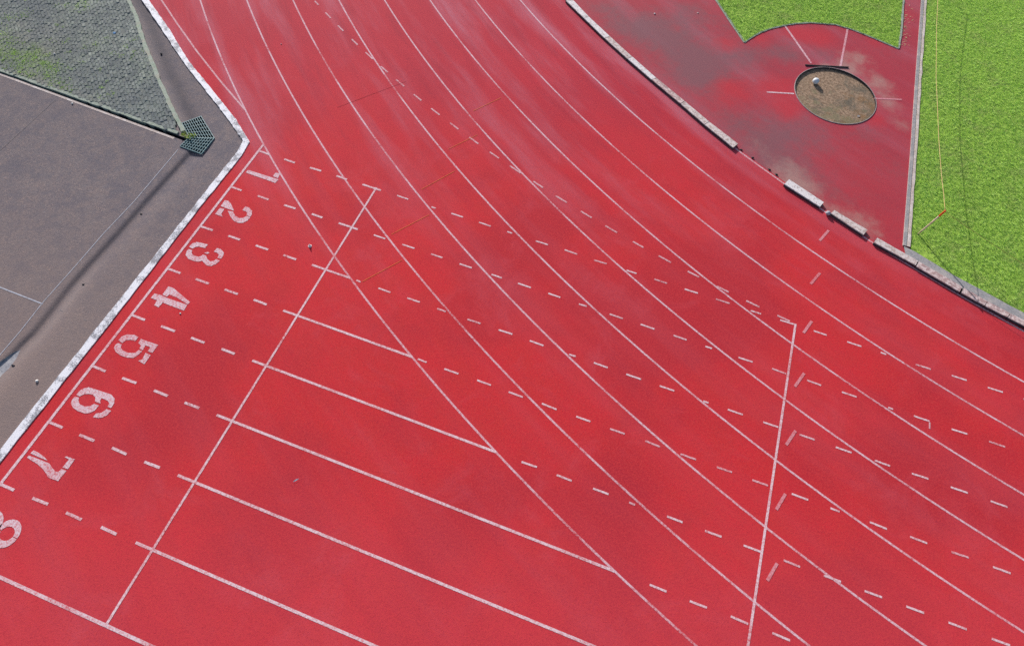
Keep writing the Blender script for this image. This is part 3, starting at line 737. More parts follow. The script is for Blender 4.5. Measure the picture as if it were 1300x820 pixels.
def grass(name, poly, dens, bbox, seed, hmin=.025, hmax=.055, wid=.009, keep=None, tone_f=None):
    r = np.random.default_rng(seed)
    n = int((bbox[1] - bbox[0]) * (bbox[3] - bbox[2]) * dens)
    x = r.uniform(bbox[0], bbox[1], n); y = r.uniform(bbox[2], bbox[3], n)
    ins = np.zeros(n, bool); j = len(poly) - 1
    for i in range(len(poly)):
        xi, yi = poly[i][:2]; xj, yj = poly[j][:2]
        cond = ((yi > y) != (yj > y))
        with np.errstate(divide='ignore', invalid='ignore'):
            xx = (xj - xi) * (y - yi) / (yj - yi if yj != yi else 1e-9) + xi
        ins ^= cond & (x < xx); j = i
    if keep is not None: ins &= keep(x, y, r)
    x = x[ins]; y = y[ins]; n = len(x)
    # blades gather in clumps: each shares the lean and tone of its clump
    gx = np.floor(x / .07).astype(int); gy = np.floor(y / .07).astype(int)
    key = (gx * 73856093 ^ gy * 19349663) & 0xffff
    tab = np.random.default_rng(seed + 1); ca_ = tab.uniform(0, 2 * math.pi, 65536); ct = tab.normal(0, 1, 65536); chh = tab.uniform(.7, 1.25, 65536)
    az = ca_[key] * .5 + r.normal(2.2, .9, n) ; ln = r.uniform(hmin, hmax, n) * chh[key]
    lean = r.uniform(.45, 1.25, n)
    dx, dy = np.cos(az), np.sin(az)
    hx = np.sin(lean); hz = np.cos(lean)
    w = wid * r.uniform(.7, 1.3, n)
    tw = r.normal(0, .8, n)
    px, py = np.cos(az + math.pi / 2 + tw * .3) * w / 2, np.sin(az + math.pi / 2 + tw * .3) * w / 2
    V = np.empty((n, 5, 3))
    V[:, 0] = np.stack([x - px, y - py, np.zeros(n)], 1); V[:, 1] = np.stack([x + px, y + py, np.zeros(n)], 1)
    m = .55
    mx_, my_, mz_ = x + dx * hx * ln * m * .8, y + dy * hx * ln * m * .8, hz * ln * m + .004
    V[:, 2] = np.stack([mx_ + px, my_ + py, mz_], 1); V[:, 3] = np.stack([mx_ - px, my_ - py, mz_], 1)
    V[:, 4] = np.stack([x + dx * hx * ln, y + dy * hx * ln, hz * ln * .8 + .004], 1)
    b = (np.arange(n) * 5)[:, None]
    quads = b + np.array([[0, 1, 2, 3]]); tris = b + np.array([[3, 2, 4]])
    me = bpy.data.meshes.new(name)
    me.vertices.add(n * 5); me.vertices.foreach_set('co', V.ravel())
    loops = np.concatenate([quads.ravel(), tris.ravel()])
    me.loops.add(len(loops)); me.loops.foreach_set('vertex_index', loops.astype(np.int32))
    me.polygons.add(2 * n)
    ls = np.concatenate([np.arange(n) * 4, n * 4 + np.arange(n) * 3]); 
    me.polygons.foreach_set('loop_start', ls.astype(np.int32))
    me.update(calc_edges=True); me.validate()
    tone = np.clip(.55 + .11 * ct[key] + r.normal(0, .13, n), 0, 1)
    dry = (r.random(n) < .035) * r.uniform(.4, 1, n)
    if tone_f is not None:
        a, d_ = tone_f(x, y); tone = np.clip(tone + a, 0, 1); dry = np.clip(dry + d_, 0, 1)
    arr = np.zeros((n, 5, 3)); arr[:, :, 0] = tone[:, None]; arr[:, 0:2, 0] *= .75; arr[:, :, 1] = dry[:, None]
    color_attr(me, 'tone', arr.reshape(-1, 3))
    o = link_me(name, me, M['grass'])
    return tag(o, kind='stuff')

def g_tone(x, y):
    d = np.exp(-((x - 15.85) / .28) ** 2 - ((y - 3.0) / .35) ** 2) * .75 * (rng.random(len(x)) < .6)
    # a worn, slightly greyer line runs out from the post
    t = np.clip((x - 15.7) / 3, 0, 1); ln = 3.5 - (x - 15.65) * .48
    d = d + .30 * np.exp(-((y - ln) / .20) ** 2) * (x > 15.8) * (rng.random(len(x)) < .55)
    return .30 * np.clip((y - 4) / 8, 0, 1) + .02, d
def keep_right(x, y, r):
    thin = np.exp(-((x - 15.75) / .22) ** 2 - ((y - 2.98) / .28) ** 2)
    return r.random(len(x)) > thin * .8
grass('grass', turf_poly, 4200, (15.42, 20.4, 1.5, 17.5), 3, keep=keep_right, tone_f=g_tone)
grass('grass', patch, 4000, (8.2, 14.93, 8.8, 15.5), 5, .025, .06)

# ------------------------------------------------------------------ kerb strip round the track
Lw = [ext(WL[1], WL[0], 5.0)] + list(WL[:6]) + [(-.45, -.5)]
wt = [(-13.0, 9.9), (-9.35, 6.42)] + [midw[0]]
pts = resample([(-12.0, 8.95), (-9.2, 6.35)] + midw[:5] + [(-.46, .17)], .15)
Lp, Rp = [], []
wl = WL[:6]; wr = WR[:6]
def chain_strip(name, Lp, Rp, z, th, mat):
    n = len(Lp); vs = []
    for l, r in zip(Lp, Rp): vs += [(l[0], l[1], z), (r[0], r[1], z)]
    fs = [(2 * i + 1, 2 * i + 3, 2 * i + 2, 2 * i) for i in range(n - 1)]
    b = len(vs); vs += [(x, y, zz - th) for x, y, zz in vs]
    for i in range(n - 1):
        fs.append((2 * i, 2 * i + 2, b + 2 * i + 2, b + 2 * i)); fs.append((2 * i + 3, 2 * i + 1, b + 2 * i + 1, b + 2 * i + 3))
    return link_mesh(name, vs, fs, mat)
Lc = [(-12.1, 8.7), (-9.3, 6.2)] + list(WL[:6]) + [(-.445, -.25), (-.445, -.8), (-.445, -2), (-.44, -5), (-.44, -8), (-.44, -18)]
Rc = [(-11.95, 8.8), (-9.15, 6.3)] + list(WR[:6]) + [(-.285, -.25), (-.285, -.8), (-.30, -2), (-.27, -5), (-.27, -8), (-.27, -18)]
def sub(P, k=14):
    out = []
    for a, b in zip(P[:-1], P[1:]):
        for i in range(k): out.append((a[0] + (b[0] - a[0]) * i / k, a[1] + (b[1] - a[1]) * i / k))
    return out + [P[-1]]
Ls = [(x + random.gauss(0, .006), y + random.gauss(0, .006)) for x, y in sub(Lc)]
Rs = [(x + random.gauss(0, .004), y + random.gauss(0, .004)) for x, y in sub(Rc)]
tag(chain_strip('border_kerb', Ls, Rs, .018, .06, M['white_kerb']), 'flaking white painted kerb bending round the red track beside the grey apron', 'kerb')

# ------------------------------------------------------------------ painted lines
ZP = .002
ords = ['first', 'second', 'third', 'fourth', 'fifth', 'sixth', 'seventh', 'eighth']
for i in range(1, 9):
    r = R0 + LANE * i
    tag(strip('lane_line', arc(r, 17, 60, 220), .040, ZP, M['paint_lane']),
        ('thin white curved lane line, outermost of the eight and touching the painted number 1' if i == 8 else
         'thin white curved lane line, nearest of all to the inner kerb blocks' if i == 1 else
         f'thin white curved lane line, {ords[i-1]} in order out from the inner kerb blocks'), 'lane line', 'curved white lane lines')
lt = D['LINE_TOP']
tag(strip('lane_line', resample([ext(lt[1], lt[0], 7)] + list(lt), .4), .045, ZP + .0006, M['paint_old']),
    'faded white line running beside the white border kerb into the outermost curved lane line', 'lane line')

ZR = ZP + .0012
for k in range(8):
    e = empty('dashed_line', (D['DASH'][k][0][0], -LANE * k, 0))
    lab = {0: 'dashed white straight line starting at the tip of the start line above number 1',
           7: 'dashed white straight line between the painted numbers 7 and 8'}.get(k, f'dashed white straight line between the painted numbers {k} and {k+1}')
    tag(e, lab, 'dashed line', 'dashed white lines of the straight')
    for a, b in D['DASH'][k]:
        if b - a < .02 or (k in D['ROWLINE'] and a > 2.6 and a < D['ROWLINE'][k][1] + .05): continue
        strip('dash', seg((a, -LANE * k + random.gauss(0, .004)), (b, -LANE * k + random.gauss(0, .004)), .15), (.049 if a < 3 else .037), ZR, M['paint'] if a < 8 or random.random() < .8 else M['paint_old'], e)
for k, (a, b) in D['ROWLINE'].items():
    lab = {2: 'short solid white line by the small white cone, shortest of the thick straight lines',
           3: 'solid white straight line in line with the dashes between numbers 3 and 4',
           4: 'solid white straight line in line with the dashes between numbers 4 and 5',
           5: 'solid white straight line in line with the dashes between numbers 5 and 6',
           6: 'solid white straight line in line with the dashes between numbers 6 and 7',
           7: 'solid white straight line in line with the dashes between numbers 7 and 8'}[k]
    tag(strip('straight_line', seg((a, -LANE * k), (b, -LANE * k), .4), .048, ZR, M['paint']), lab, 'lane line', 'solid white lines of the straight')
tag(strip('straight_line', seg((0, -9.76), (40, -9.76), .5), .055, ZR, M['paint']),
    'solid white straight line below number 8, nearest to the camera', 'lane line', 'solid white lines of the straight')

e = empty('dashed_line', (D['ARCDASH'][0][0][0], D['ARCDASH'][0][0][1], 0))
tag(e, 'curved dashed white line sweeping across the lanes to the top of the finish line', 'dashed line')
AC, AR = (18.437, 36.025), 36.39
def on_arc(p):
    d = Vector((p[0] - AC[0], p[1] - AC[1])).normalized(); return (AC[0] + d.x * AR, AC[1] + d.y * AR)
ad = [tuple(map(tuple, s)) for s in D['ARCDASH']]
a0 = math.atan2(ad[0][0][1] - AC[1], ad[0][0][0] - AC[0])
for i in range(1, 9):
    t = a0 - i * .705 / AR
    ad.insert(0, ((AC[0] + AR * math.cos(t), AC[1] + AR * math.sin(t)), (AC[0] + AR * math.cos(t + .29 / AR), AC[1] + AR * math.sin(t + .29 / AR))))
for a, b in ad:
    strip('dash', seg(on_arc(a), on_arc(b), .15), .042, ZR, M['paint_old'], e)

ZS = ZR + .0012
tag(strip('start_line', seg((0, .22), (0, -9.78), .4), .055, ZS, M['paint']), 'white start line with ticks along the tops of the painted lane numbers', 'start line')
tag(strip('hurdle_line', seg((3.14, .04), (3.14, -9.78), .4), .043, ZS, M['paint']), 'white cross line joining the left ends of the thick straight lines', 'cross line')
tag(strip('finish_line', seg((13.092, .03), (13.092, -9.78), .4), .046, ZS, M['paint']), 'white cross line with short pink ticks beside it, crossing the curved lanes at right', 'cross line')
tag(strip('line_tick', seg((15.93, .0 - LANE - .02), (15.93, -LANE - .16), .1), .03, ZS, M['paint_old']), 'tiny white tick at the end of a dash right of the finish line', 'painted mark')
mk = ['just below the gap between the kerb blocks', 'second below the kerb blocks', 'right of the top end of the finish line',
      'right of the finish line, second from its top', 'right of the finish line at its middle', 'right of the finish line, third from its bottom', 'right of the bottom of the finish line']
for (a, b), t in zip(D['MARKS'], mk):
    tag(strip('lane_mark', seg(a, b, .2), .058, ZS, M['paint_pink']), 'short faded pink slanted mark ' + t, 'painted mark', 'short pink slanted marks')
ok = ['lowest and nearest to the thick line by the cone', 'second from the bottom', 'middle of the five', 'second from the top', 'topmost, nearest the inner kerb']
for (a, b), t in zip(D['ORANGE'], ok):
    tag(strip('exchange_mark', seg(a, b, .3), .018, ZS, M['paint_orange']), 'faint orange line across one lane, ' + t, 'painted mark', 'faint orange marks across lanes')
tag(strip('seam', seg((1.05, 2.05), (2.25, 3.6), .4), .011, ZS, M['seam']), 'thin dark seam in the red rubber between two curved lane lines', 'seam')

# numerals, stencilled in pieces
def ell(cx, cy, rx, ry, ix, iy, t0, t1, n=14):
    o = [(cx + rx * math.cos(t0 + (t1 - t0) * i / n), cy + ry * math.sin(t0 + (t1 - t0) * i / n)) for i in range(n + 1)]
    q = [(cx + ix * math.cos(t0 + (t1 - t0) * i / n), cy + iy * math.sin(t0 + (t1 - t0) * i / n)) for i in range(n + 1)]
    return o + q[::-1]
D['NUM']['8'] = [ell(.70, -9.17, .215, .235, .125, .115, -.02, 3.05), ell(.70, -9.17, .215, .235, .125, .115, 3.25, 6.2),
                 ell(.315, -9.17, .215, .255, .12, .13, -.95, 1.5), ell(.315, -9.17, .215, .255, .12, .13, 1.6, 4.6), ell(.315, -9.17, .215, .255, .12, .13, 4.7, 5.25)]
for k, pieces in D['NUM'].items():
    bm = bmesh.new()
    for pc in pieces:
        vv = [Vector((q[0], q[1], 0)) for q in pc]
        bvs = [bm.verts.new((v.x, v.y, ZS)) for v in vv]
        for tri in tessellate_polygon([vv]):
            f = bm.faces.new([bvs[i] for i in tri]); f.normal_update()
            if f.normal.z < 0: f.normal_flip()
    tag(link_bm('lane_number', bm, M['paint_num']), f'white stencilled number {k} painted on the red track by the start line', 'lane number', 'painted lane numbers')

# ------------------------------------------------------------------ infield kerb blocks
ZB = .075
def block(q, mat, label, seed, dz=0.0, notch=False, drop=.0):
    """q: track-side start, infield-side start, track-side end, infield-side end (tops)."""
    rr = random.Random(seed)
    t0, i0, t1, i1 = [Vector((*v, 0)) for v in q]
    gap = .006
    d = (t1 - t0).normalized()
    t0 += d * gap; i0 += d * gap; t1 -= d * gap; i1 -= d * gap
    bm = bmesh.new(); n = 7; sect = []
    for i in range(n + 1):
        f = i / n; a = t0.lerp(t1, f); b = i0.lerp(i1, f); w = (b - a)
        jt = rr.gauss(0, .003)
        z = ZB + dz + rr.gauss(0, .0015)
        lo = -.004
        if notch and f > .70: lo = .030
        ring = [a + Vector((0, 0, lo)), a + Vector((0, 0, z - .014)) + w * .0, a + w * (.05 + jt) + Vector((0, 0, z)), b - w * .05 + Vector((0, 0, z)), b + Vector((0, 0, z - .014)), b + Vector((0, 0, -.004))]
        sect.append([bm.verts.new(v) for v in ring])
    for s0, s1 in zip(sect[:-1], sect[1:]):
        for k in range(5): bm.faces.new((s0[k], s1[k], s1[k + 1], s0[k + 1]))
    bm.faces.new(sect[0]); bm.faces.new(sect[-1][::-1])
    bmesh.ops.recalc_face_normals(bm, faces=bm.faces[:])
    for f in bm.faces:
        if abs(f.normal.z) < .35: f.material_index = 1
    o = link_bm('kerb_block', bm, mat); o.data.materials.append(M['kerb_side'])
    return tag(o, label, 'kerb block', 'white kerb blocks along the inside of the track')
labs = ['white kerb block at the top edge, farthest along the long row', 'white kerb block second from the top of the long row', 'chipped white kerb block below the dark stained joint, third from the top',
        'white kerb block in the middle of the long upper row', 'long brownish worn kerb block after the middle of the upper row', 'pink tinged kerb block second from the free end of the upper row', 'last kerb block of the upper row, with a dark free end',
        'bright white kerb block lying alone right of the gap in the row', 'weathered pinkish kerb block alone between the small grey stump and the grass edging', 'pale kerb block with a broken underside where the edging meets the row',
        'worn flaking kerb block by the post shadow at the grass edge', 'short flaking kerb block crossed by the thin post shadow', 'short pinkish flaking kerb block right of the one with the post shadow', 'flaking kerb block cut by the right edge of the picture']
mats = [M['kerb_white'], M['kerb_white'], M['kerb_mid'], M['kerb_white'], M['kerb_worn'], M['kerb_mid'], M['kerb_mid'], M['kerb_white'], M['kerb_mid'], M['kerb_mid'], M['kerb_worn'], M['kerb_worn'], M['kerb_worn'], M['kerb_worn']]
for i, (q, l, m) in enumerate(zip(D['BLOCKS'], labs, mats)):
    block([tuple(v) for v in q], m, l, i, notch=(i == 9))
# the row goes on out of the picture
prev = [Vector(v) for v in D['BLOCKS'][0]]
ang0 = math.atan2(D['BLOCKS'][0][0][1] - CY, D['BLOCKS'][0][0][0] - CX)
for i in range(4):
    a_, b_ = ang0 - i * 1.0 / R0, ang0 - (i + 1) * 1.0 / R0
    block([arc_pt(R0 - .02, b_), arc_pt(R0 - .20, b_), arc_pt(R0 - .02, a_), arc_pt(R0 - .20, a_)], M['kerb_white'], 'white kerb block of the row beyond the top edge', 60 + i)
ang1 = math.atan2(D['BLOCKS'][-1][2][1] - CY, D['BLOCKS'][-1][2][0] - CX)
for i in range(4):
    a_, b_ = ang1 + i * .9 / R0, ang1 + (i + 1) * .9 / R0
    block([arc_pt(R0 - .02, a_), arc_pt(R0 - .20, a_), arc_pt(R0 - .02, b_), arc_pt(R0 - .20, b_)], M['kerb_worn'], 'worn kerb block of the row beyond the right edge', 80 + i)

def rock(name, loc, rad, mat, label, cat, seed, sq=(1, 1, .7), sub_=2):
    bm = bmesh.new(); bmesh.ops.create_icosphere(bm, subdivisions=sub_, radius=rad)
    for v in bm.verts:
        k = 1 + .30 * mnoise.noise(v.co * (1.6 / rad) + Vector((seed * 3.1, seed, 0)))
        v.co = Vector((v.co.x * sq[0] * k, v.co.y * sq[1] * k, v.co.z * sq[2] * k))
    zmin = min(v.co.z for v in bm.verts)
    o = link_bm(name, bm, mat, smooth=True); o.location = (loc[0], loc[1], loc[2] - zmin - .004)
    return tag(o, label, cat)
sx, sy = D['STUMP']
rock('concrete_lump', (sx, sy, 0), .06, M['stone_grey'], 'small grey broken concrete lump in the gap between two kerb blocks', 'concrete lump', 5, (1, .8, 1.0))

# added dark lumps stand for shadow dashes where blocks are missing
for i, f in enumerate((.10, .33, .66, .80)):
    a = Vector(D['BLOCKS'][6][3]).lerp(Vector(D['BLOCKS'][7][1]), f)
    rock('shadow_fleck', (a.x - .02, a.y - .05, 0), .028, M['stone_dark'], 'small dark lump standing for a dash of shadow in the gap of the kerb row, ' + ['nearest the long row', 'left of the middle of the gap', 'right of the middle of the gap', 'nearest the bright lone block'][i], 'shadow_fleck', 20 + i, (1.5, 1, .6), 1)

# grey edging behind the blocks, and along the turf
cin = [(15.30, 2.80), (15.56, 2.73), (16.10, 2.52), (16.56, 2.34), (17.08, 2.16), (17.56, 2.03), (18.04, 1.90), (19.0, 1.70), (20.5, 1.42), (22, 1.12)]
cot = [(15.25, 3.06), (15.50, 3.00), (15.95, 2.82), (16.40, 2.64), (16.95, 2.48), (17.60, 2.27), (18.10, 2.13), (19.1, 1.86), (20.5, 1.55), (22, 1.25)]
n = len(cin)
o = chain_strip('concrete_edging', sub(cot, 5), sub(cin, 5), .03, .05, M['conc'])
tag(o, 'flat grey concrete edging between the worn kerb blocks and the grass', 'edging')
ex0 = [(15.235, 3.09), (15.30, 6.07), (15.345, 9.28), (15.415, 13.18), (15.43, 40)]
o = chain_strip('turf_edging', sub([(x, y) for x, y in ex0], 12), sub([(x + .078, y) for x, y in ex0], 12), .028, .05, M['conc'])
tag(o, 'grey straight edging strip between the worn red surface and a pale strip', 'edging')
o = chain_strip('turf_edging', sub([(x + .092, y) for x, y in ex0], 12), [(x + .155 + random.gauss(0, .006), y) for x, y in sub(ex0, 12)], .032, .05, M['conc_pink'])
tag(o, 'pale pinkish straight edging strip touching the edge of the grass', 'edging')

ep = [ext(D['PATCH_L'][1], D['PATCH_L'][0], 5)] + [tuple(p) for p in D['PATCH_L']]
tag(strip('turf_kerb', resample(ep, .2), .075, .012, M['conc_moss'], thick=.04, rag=.006), 'greenish straight edging on the left side of the upper grass patch', 'edging')
tag(strip('turf_kerb', resample([tuple(p) for p in D['PATCH_ARC']], .12), .050, .010, M['conc_moss'], thick=.04, rag=.006), 'curved grey edging below the upper grass patch', 'edging')
tag(strip('turf_kerb', resample([tuple(D['PATCH_ARC'][-1]), (14.88, 11.5), (14.88, 18)], .15), .05, .018, M['conc_moss'], thick=.04, rag=.012), 'overgrown edging on the right side of the upper grass patch', 'edging')
# dry grass bits spilling over the path edge
vs, fs = [], []
for i in range(46):
    y = random.choice([random.uniform(10.6, 12.9), random.gauss(11.6, .4)]); x = 14.93 + abs(random.gauss(0, .10)); a = random.uniform(0, 6.28); l = random.uniform(.04, .13); w = .007
    dx, dy = math.cos(a), math.sin(a); b = len(vs)
    vs += [(x - dy * w, y + dx * w, .002), (x + dy * w, y - dx * w, .002), (x + dx * l, y + dy * l, .012 + random.uniform(0, .02))]
    fs.append((b, b + 1, b + 2))
M['dry'] = simple('dry_grass', (.55, .50, .30), (.42, .42, .18), 8)
tag(link_mesh('dry_grass', vs, fs, M['dry']), kind='stuff')

# ------------------------------------------------------------------ throwing ring
root = empty('throwing_ring', (RCX, RCY, 0))
tag(root, 'round throwing ring with a stained brown concrete floor in the worn red surface', 'throwing ring')
bm = bmesh.new()
prevr = None
rings = [(.0, -.032)] + [(RR * k / 6, -.045) for k in range(1, 7)] 
layers = []
for rad, z in rings[1:]:
    layers.append([bm.verts.new((RCX + rad * math.cos(2 * math.pi * i / 64), RCY + rad * math.sin(2 * math.pi * i / 64), z)) for i in range(64)])
c0 = bm.verts.new((RCX, RCY, -.045))
for i in range(64): bm.faces.new((c0, layers[0][i], layers[0][(i + 1) % 64]))
for a, b in zip(layers[:-1], layers[1:]):
    for i in range(64): bm.faces.new((a[i], b[i], b[(i + 1) % 64], a[(i + 1) % 64]))
link_bm('ring_floor', bm, M['ring'], root)
bm = bmesh.new(); L2 = []
for rad, z in ((RR - .006, -.05), (RR - .006, .012), (RR + .010, .012), (RR + .012, -.02)):
    L2.append([bm.verts.new((RCX + rad * math.cos(2 * math.pi * i / 96), RCY + rad * math.sin(2 * math.pi * i / 96), z)) for i in range(96)])
for a, b in zip(L2[:-1], L2[1:]):
    for i in range(96): bm.faces.new((a[i], a[(i + 1) % 96], b[(i + 1) % 96], b[i]))
bmesh.ops.recalc_face_normals(bm, faces=bm.faces[:])
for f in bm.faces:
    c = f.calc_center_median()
    if abs(f.normal.z) < .5 and math.hypot(c.x - RCX, c.y - RCY) < RR: f.material_index = 1  # inner wall gets the dark steel colour, painting in its shade
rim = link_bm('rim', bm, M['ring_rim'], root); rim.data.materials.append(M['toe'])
t0, t1 = [Vector(v) for v in D['TOE']]
strip('toe_edge', seg(t0, t1, .2), .026, .026, M['toe'], root, thick=.03)

sec = ['left white sector line running from the ring to the edge of the upper grass patch', 'right white sector line running from the ring to the edge of the upper grass patch']
for (a, b), t in zip(D['SECTOR'], sec):
    tag(strip('sector_line', seg(a, b, .3), .06, -.001, M['paint_old']), t, 'sector line', 'white sector lines')
sd = ['white side line on the left of the throwing ring', 'faded white side line on the right of the throwing ring']
for (a, b), t, m in zip(D['SIDE'], sd, ('paint', 'paint_pink')):
    tag(strip('side_line', seg(a, b, .3), .05, -.001, M[m]), t, 'side line', 'side lines of the ring')

bx, by = D['BALL']
bm = bmesh.new(); bmesh.ops.create_uvsphere(bm, u_segments=32, v_segments=20, radius=.088)
for v in bm.verts:
    v.co.z *= .97
    v.co += v.co.normalized() * .0012 * mnoise.noise(v.co * 40)
o = link_bm('white_ball', bm, M['ball'], smooth=True); o.location = (bx, by, -.045 + .085)
tag(o, 'white ball lying in the throwing ring with a long dark shadow', 'ball')

# ------------------------------------------------------------------ steel grate over the drain pit
root = empty('drain_grate', (-1.6, -.2, 0))
tag(root, 'dark teal steel drain grate of two panels at the corner of the grey paving', 'drain grate')
def quad_pt(q, u, v):
    a, b, c, d = [Vector(p) for p in q]; return a.lerp(b, u).lerp(d.lerp(c, u), v)
def bar(bm, p, q, w, zt, h):
    p = Vector((*p, 0)); q = Vector((*q, 0)); d = (q - p).normalized(); s = Vector((-d.y, d.x, 0)) * w / 2
    vv = []
    for z in (zt, zt - h):
        vv += [bm.verts.new(x + Vector((0, 0, z))) for x in (p + s, p - s, q - s, q + s)]
    for f in ((0, 1, 2, 3), (7, 6, 5, 4), (0, 4, 5, 1), (1, 5, 6, 2), (2, 6, 7, 3), (3, 7, 4, 0)): bm.faces.new([vv[i] for i in f])
def panel(q, nu, nv, zt, wu, wv):
    bm = bmesh.new()
    for i in range(nu + 1):
        bar(bm, quad_pt(q, i / nu, -.01), quad_pt(q, i / nu, 1.01), wu * (1.3 if i in (0, nu) else 1), zt, .03)
    for j in range(nv + 1):
        bar(bm, quad_pt(q, -.01, j / nv), quad_pt(q, 1.01, j / nv), wv * (1.3 if j in (0, nv) else 1), zt - .003, .03)
    bmesh.ops.recalc_face_normals(bm, faces=bm.faces[:])
    return link_bm('grate_panel', bm, M['grate'], root)
ga = [(-2.215, .085), (-1.92, .462), (-1.205, -.045), (-1.76, -.255)]
gb = [(-1.77, -.275), (-1.205, -.06), (-1.195, -.605), (-1.80, -.585)]
panel(ga, 9, 6, .006, .0125, .011)
panel(gb, 9, 5, .012, .012, .012)

# ------------------------------------------------------------------ post and tape
px_, py_ = D['POST']
root = empty('barrier_post', (px_, py_, 0))
tag(root, 'thin pale upright post with an orange top at the corner of the grass', 'post')
def tube(name, pts, radii, mat, parent=None, n=10, cap=True):
    bm = bmesh.new(); prev = None; P = [Vector(p) for p in pts]
    for i, p in enumerate(P):
        d = (P[min(i + 1, len(P) - 1)] - P[max(i - 1, 0)]).normalized()
        a = d.cross(Vector((0, 0, 1)) if abs(d.z) < .9 else Vector((1, 0, 0))).normalized(); b = d.cross(a)
        r = radii if isinstance(radii, (int, float)) else radii[i]
        ringv = [bm.verts.new(p + a * r * math.cos(2 * math.pi * k / n) + b * r * math.sin(2 * math.pi * k / n)) for k in range(n)]
        if prev:
            for k in range(n): bm.faces.new((prev[k], prev[(k + 1) % n], ringv[(k + 1) % n], ringv[k]))
        elif cap: bm.faces.new(ringv)
        prev = ringv
    if cap: bm.faces.new(prev[::-1])
    bmesh.ops.recalc_face_normals(bm, faces=bm.faces[:])
    return link_bm(name, bm, mat, parent, smooth=True)
tx_, ty_ = D['POSTTOP']
base = Vector((px_, py_, 0)); topv = Vector((tx_, ty_, .955))
tube('shaft', [base.lerp(topv, f) for f in (0, .25, .5, .78)], [.020, .019, .018, .017], M['post'], root)
tube('orange_top', [base.lerp(topv, f) for f in (.775, .80, .95, .99, 1.0)], [.019, .022, .022, .023, .013], M['post_top'], root)
rope = [Vector(p) for p in D['ROPE']][::-1]
rope = [Vector((topv.x, topv.y, .935))] + rope[1:] + [Vector((15.46, 13.2, .86)), Vector((15.45, 14.6, .94))]
sm = []
for a, b in zip(rope[:-1], rope[1:]):
    for i in range(4): sm.append(a.lerp(b, i / 4))
sm.append(rope[-1])
tag(tube('barrier_tape', sm, .0065, M['rope'], n=6), 'thin yellow tape stretched from the post top along the grass', 'tape')
rope2 = [Vector(p) for p in D['ROPE2']]
rope2[0] = Vector((topv.x, topv.y, .92))
sm = []
for a, b in zip(rope2[:-1], rope2[1:]):
    for i in range(5): sm.append(a.lerp(b, i / 5))
sm.append(rope2[-1]); sm.append(Vector((18.6, 2.12, .95)))
tag(tube('barrier_rope', sm, .004, M['rope2'], n=5), 'faint brownish cord running from the post top over the grass to the right', 'cord')
for (x, y, zt, t) in ((15.45, 14.6, .95, 'second upright post with an orange top far along the yellow tape'), (18.6, 2.12, .955, 'upright post with an orange top at the far end of the brown cord')):
    r2 = empty('barrier_post', (x, y, 0)); tag(r2, t, 'post')
    tube('shaft', [(x, y, 0), (x, y, .5), (x, y, .74)], [.014, .0135, .0125], M['post'], r2)
    tube('orange_top', [(x, y, .735), (x, y, .9), (x, y, .955)], [.016, .017, .012], M['post_top'], r2)

# ------------------------------------------------------------------ tufts, weeds and small litter
TU = D['TUFTS']
def tuft_mesh(name, centres, per, spread, hmin, hmax, wid, seed, mat=None):
    r = random.Random(seed); vs, fs, cols = [], [], []
    for (x, y) in [c[:2] for c in centres]:
        tone0 = r.uniform(.3, .9); sc = r.uniform(.6, 1.25)
        for i in range(int(per * sc)):
            bx, by = x + r.gauss(0, spread * sc), y + r.gauss(0, spread * sc)
            if not inside(pav_poly, bx, by) and mat is None: continue
            a = r.uniform(0, 6.283); l = r.uniform(hmin, hmax); le = r.uniform(.4, 1.2); w = wid * r.uniform(.6, 1.2)
            dx, dy = math.cos(a), math.sin(a); b = len(vs); z0 = .02
            vs += [(bx - dy * w, by + dx * w, z0), (bx + dy * w, by - dx * w, z0), (bx + dx * l * math.sin(le) * .6 + dy * w * .8, by + dy * l * math.sin(le) * .6 - dx * w * .8, z0 + l * math.cos(le) * .7),
                   (bx + dx * l * math.sin(le) * .6 - dy * w * .8, by + dy * l * math.sin(le) * .6 + dx * w * .8, z0 + l * math.cos(le) * .7), (bx + dx * l * math.sin(le), by + dy * l * math.sin(le), z0 + l * math.cos(le) * .8)]
            fs += [(b, b + 1, b + 2, b + 3), (b + 3, b + 2, b + 4)]
            t = min(1, max(0, tone0 + r.gauss(0, .2))); cols += [(t, .25 if r.random() < .2 else 0, 0)] * 5
    o = link_mesh(name, vs, fs, mat or M['grass'])
    color_attr(o.data, 'tone', np.array(cols))
    return o
big = [c for c in TU]
r_ = random.Random(4)
small = [(r_.gauss(-7.2, .9), r_.gauss(.45, .42)) for i in range(70)] + [(r_.uniform(-9, -4.2), r_.uniform(0, 2.9)) for i in range(40)]
small = [c for c in small if inside(pav_poly, *c)]
tag(tuft_mesh('grass_tufts', big, 45, .11, .02, .055, .007, 8), kind='stuff')
tag(tuft_mesh('weeds', small, 16, .045, .02, .05, .006, 9), kind='stuff')
wx, wy = D['LITTER']['weed']
o = tuft_mesh('weed', [(wx - .03, wy + .02), (wx + .10, wy), (wx - .06, wy - .01), (wx + .17, wy + .10)], 12, .03, .04, .10, .013, 12, M['leaf_yellow'])
tag(o, 'small yellow green weed growing at the corner of the drain grate', 'weed')

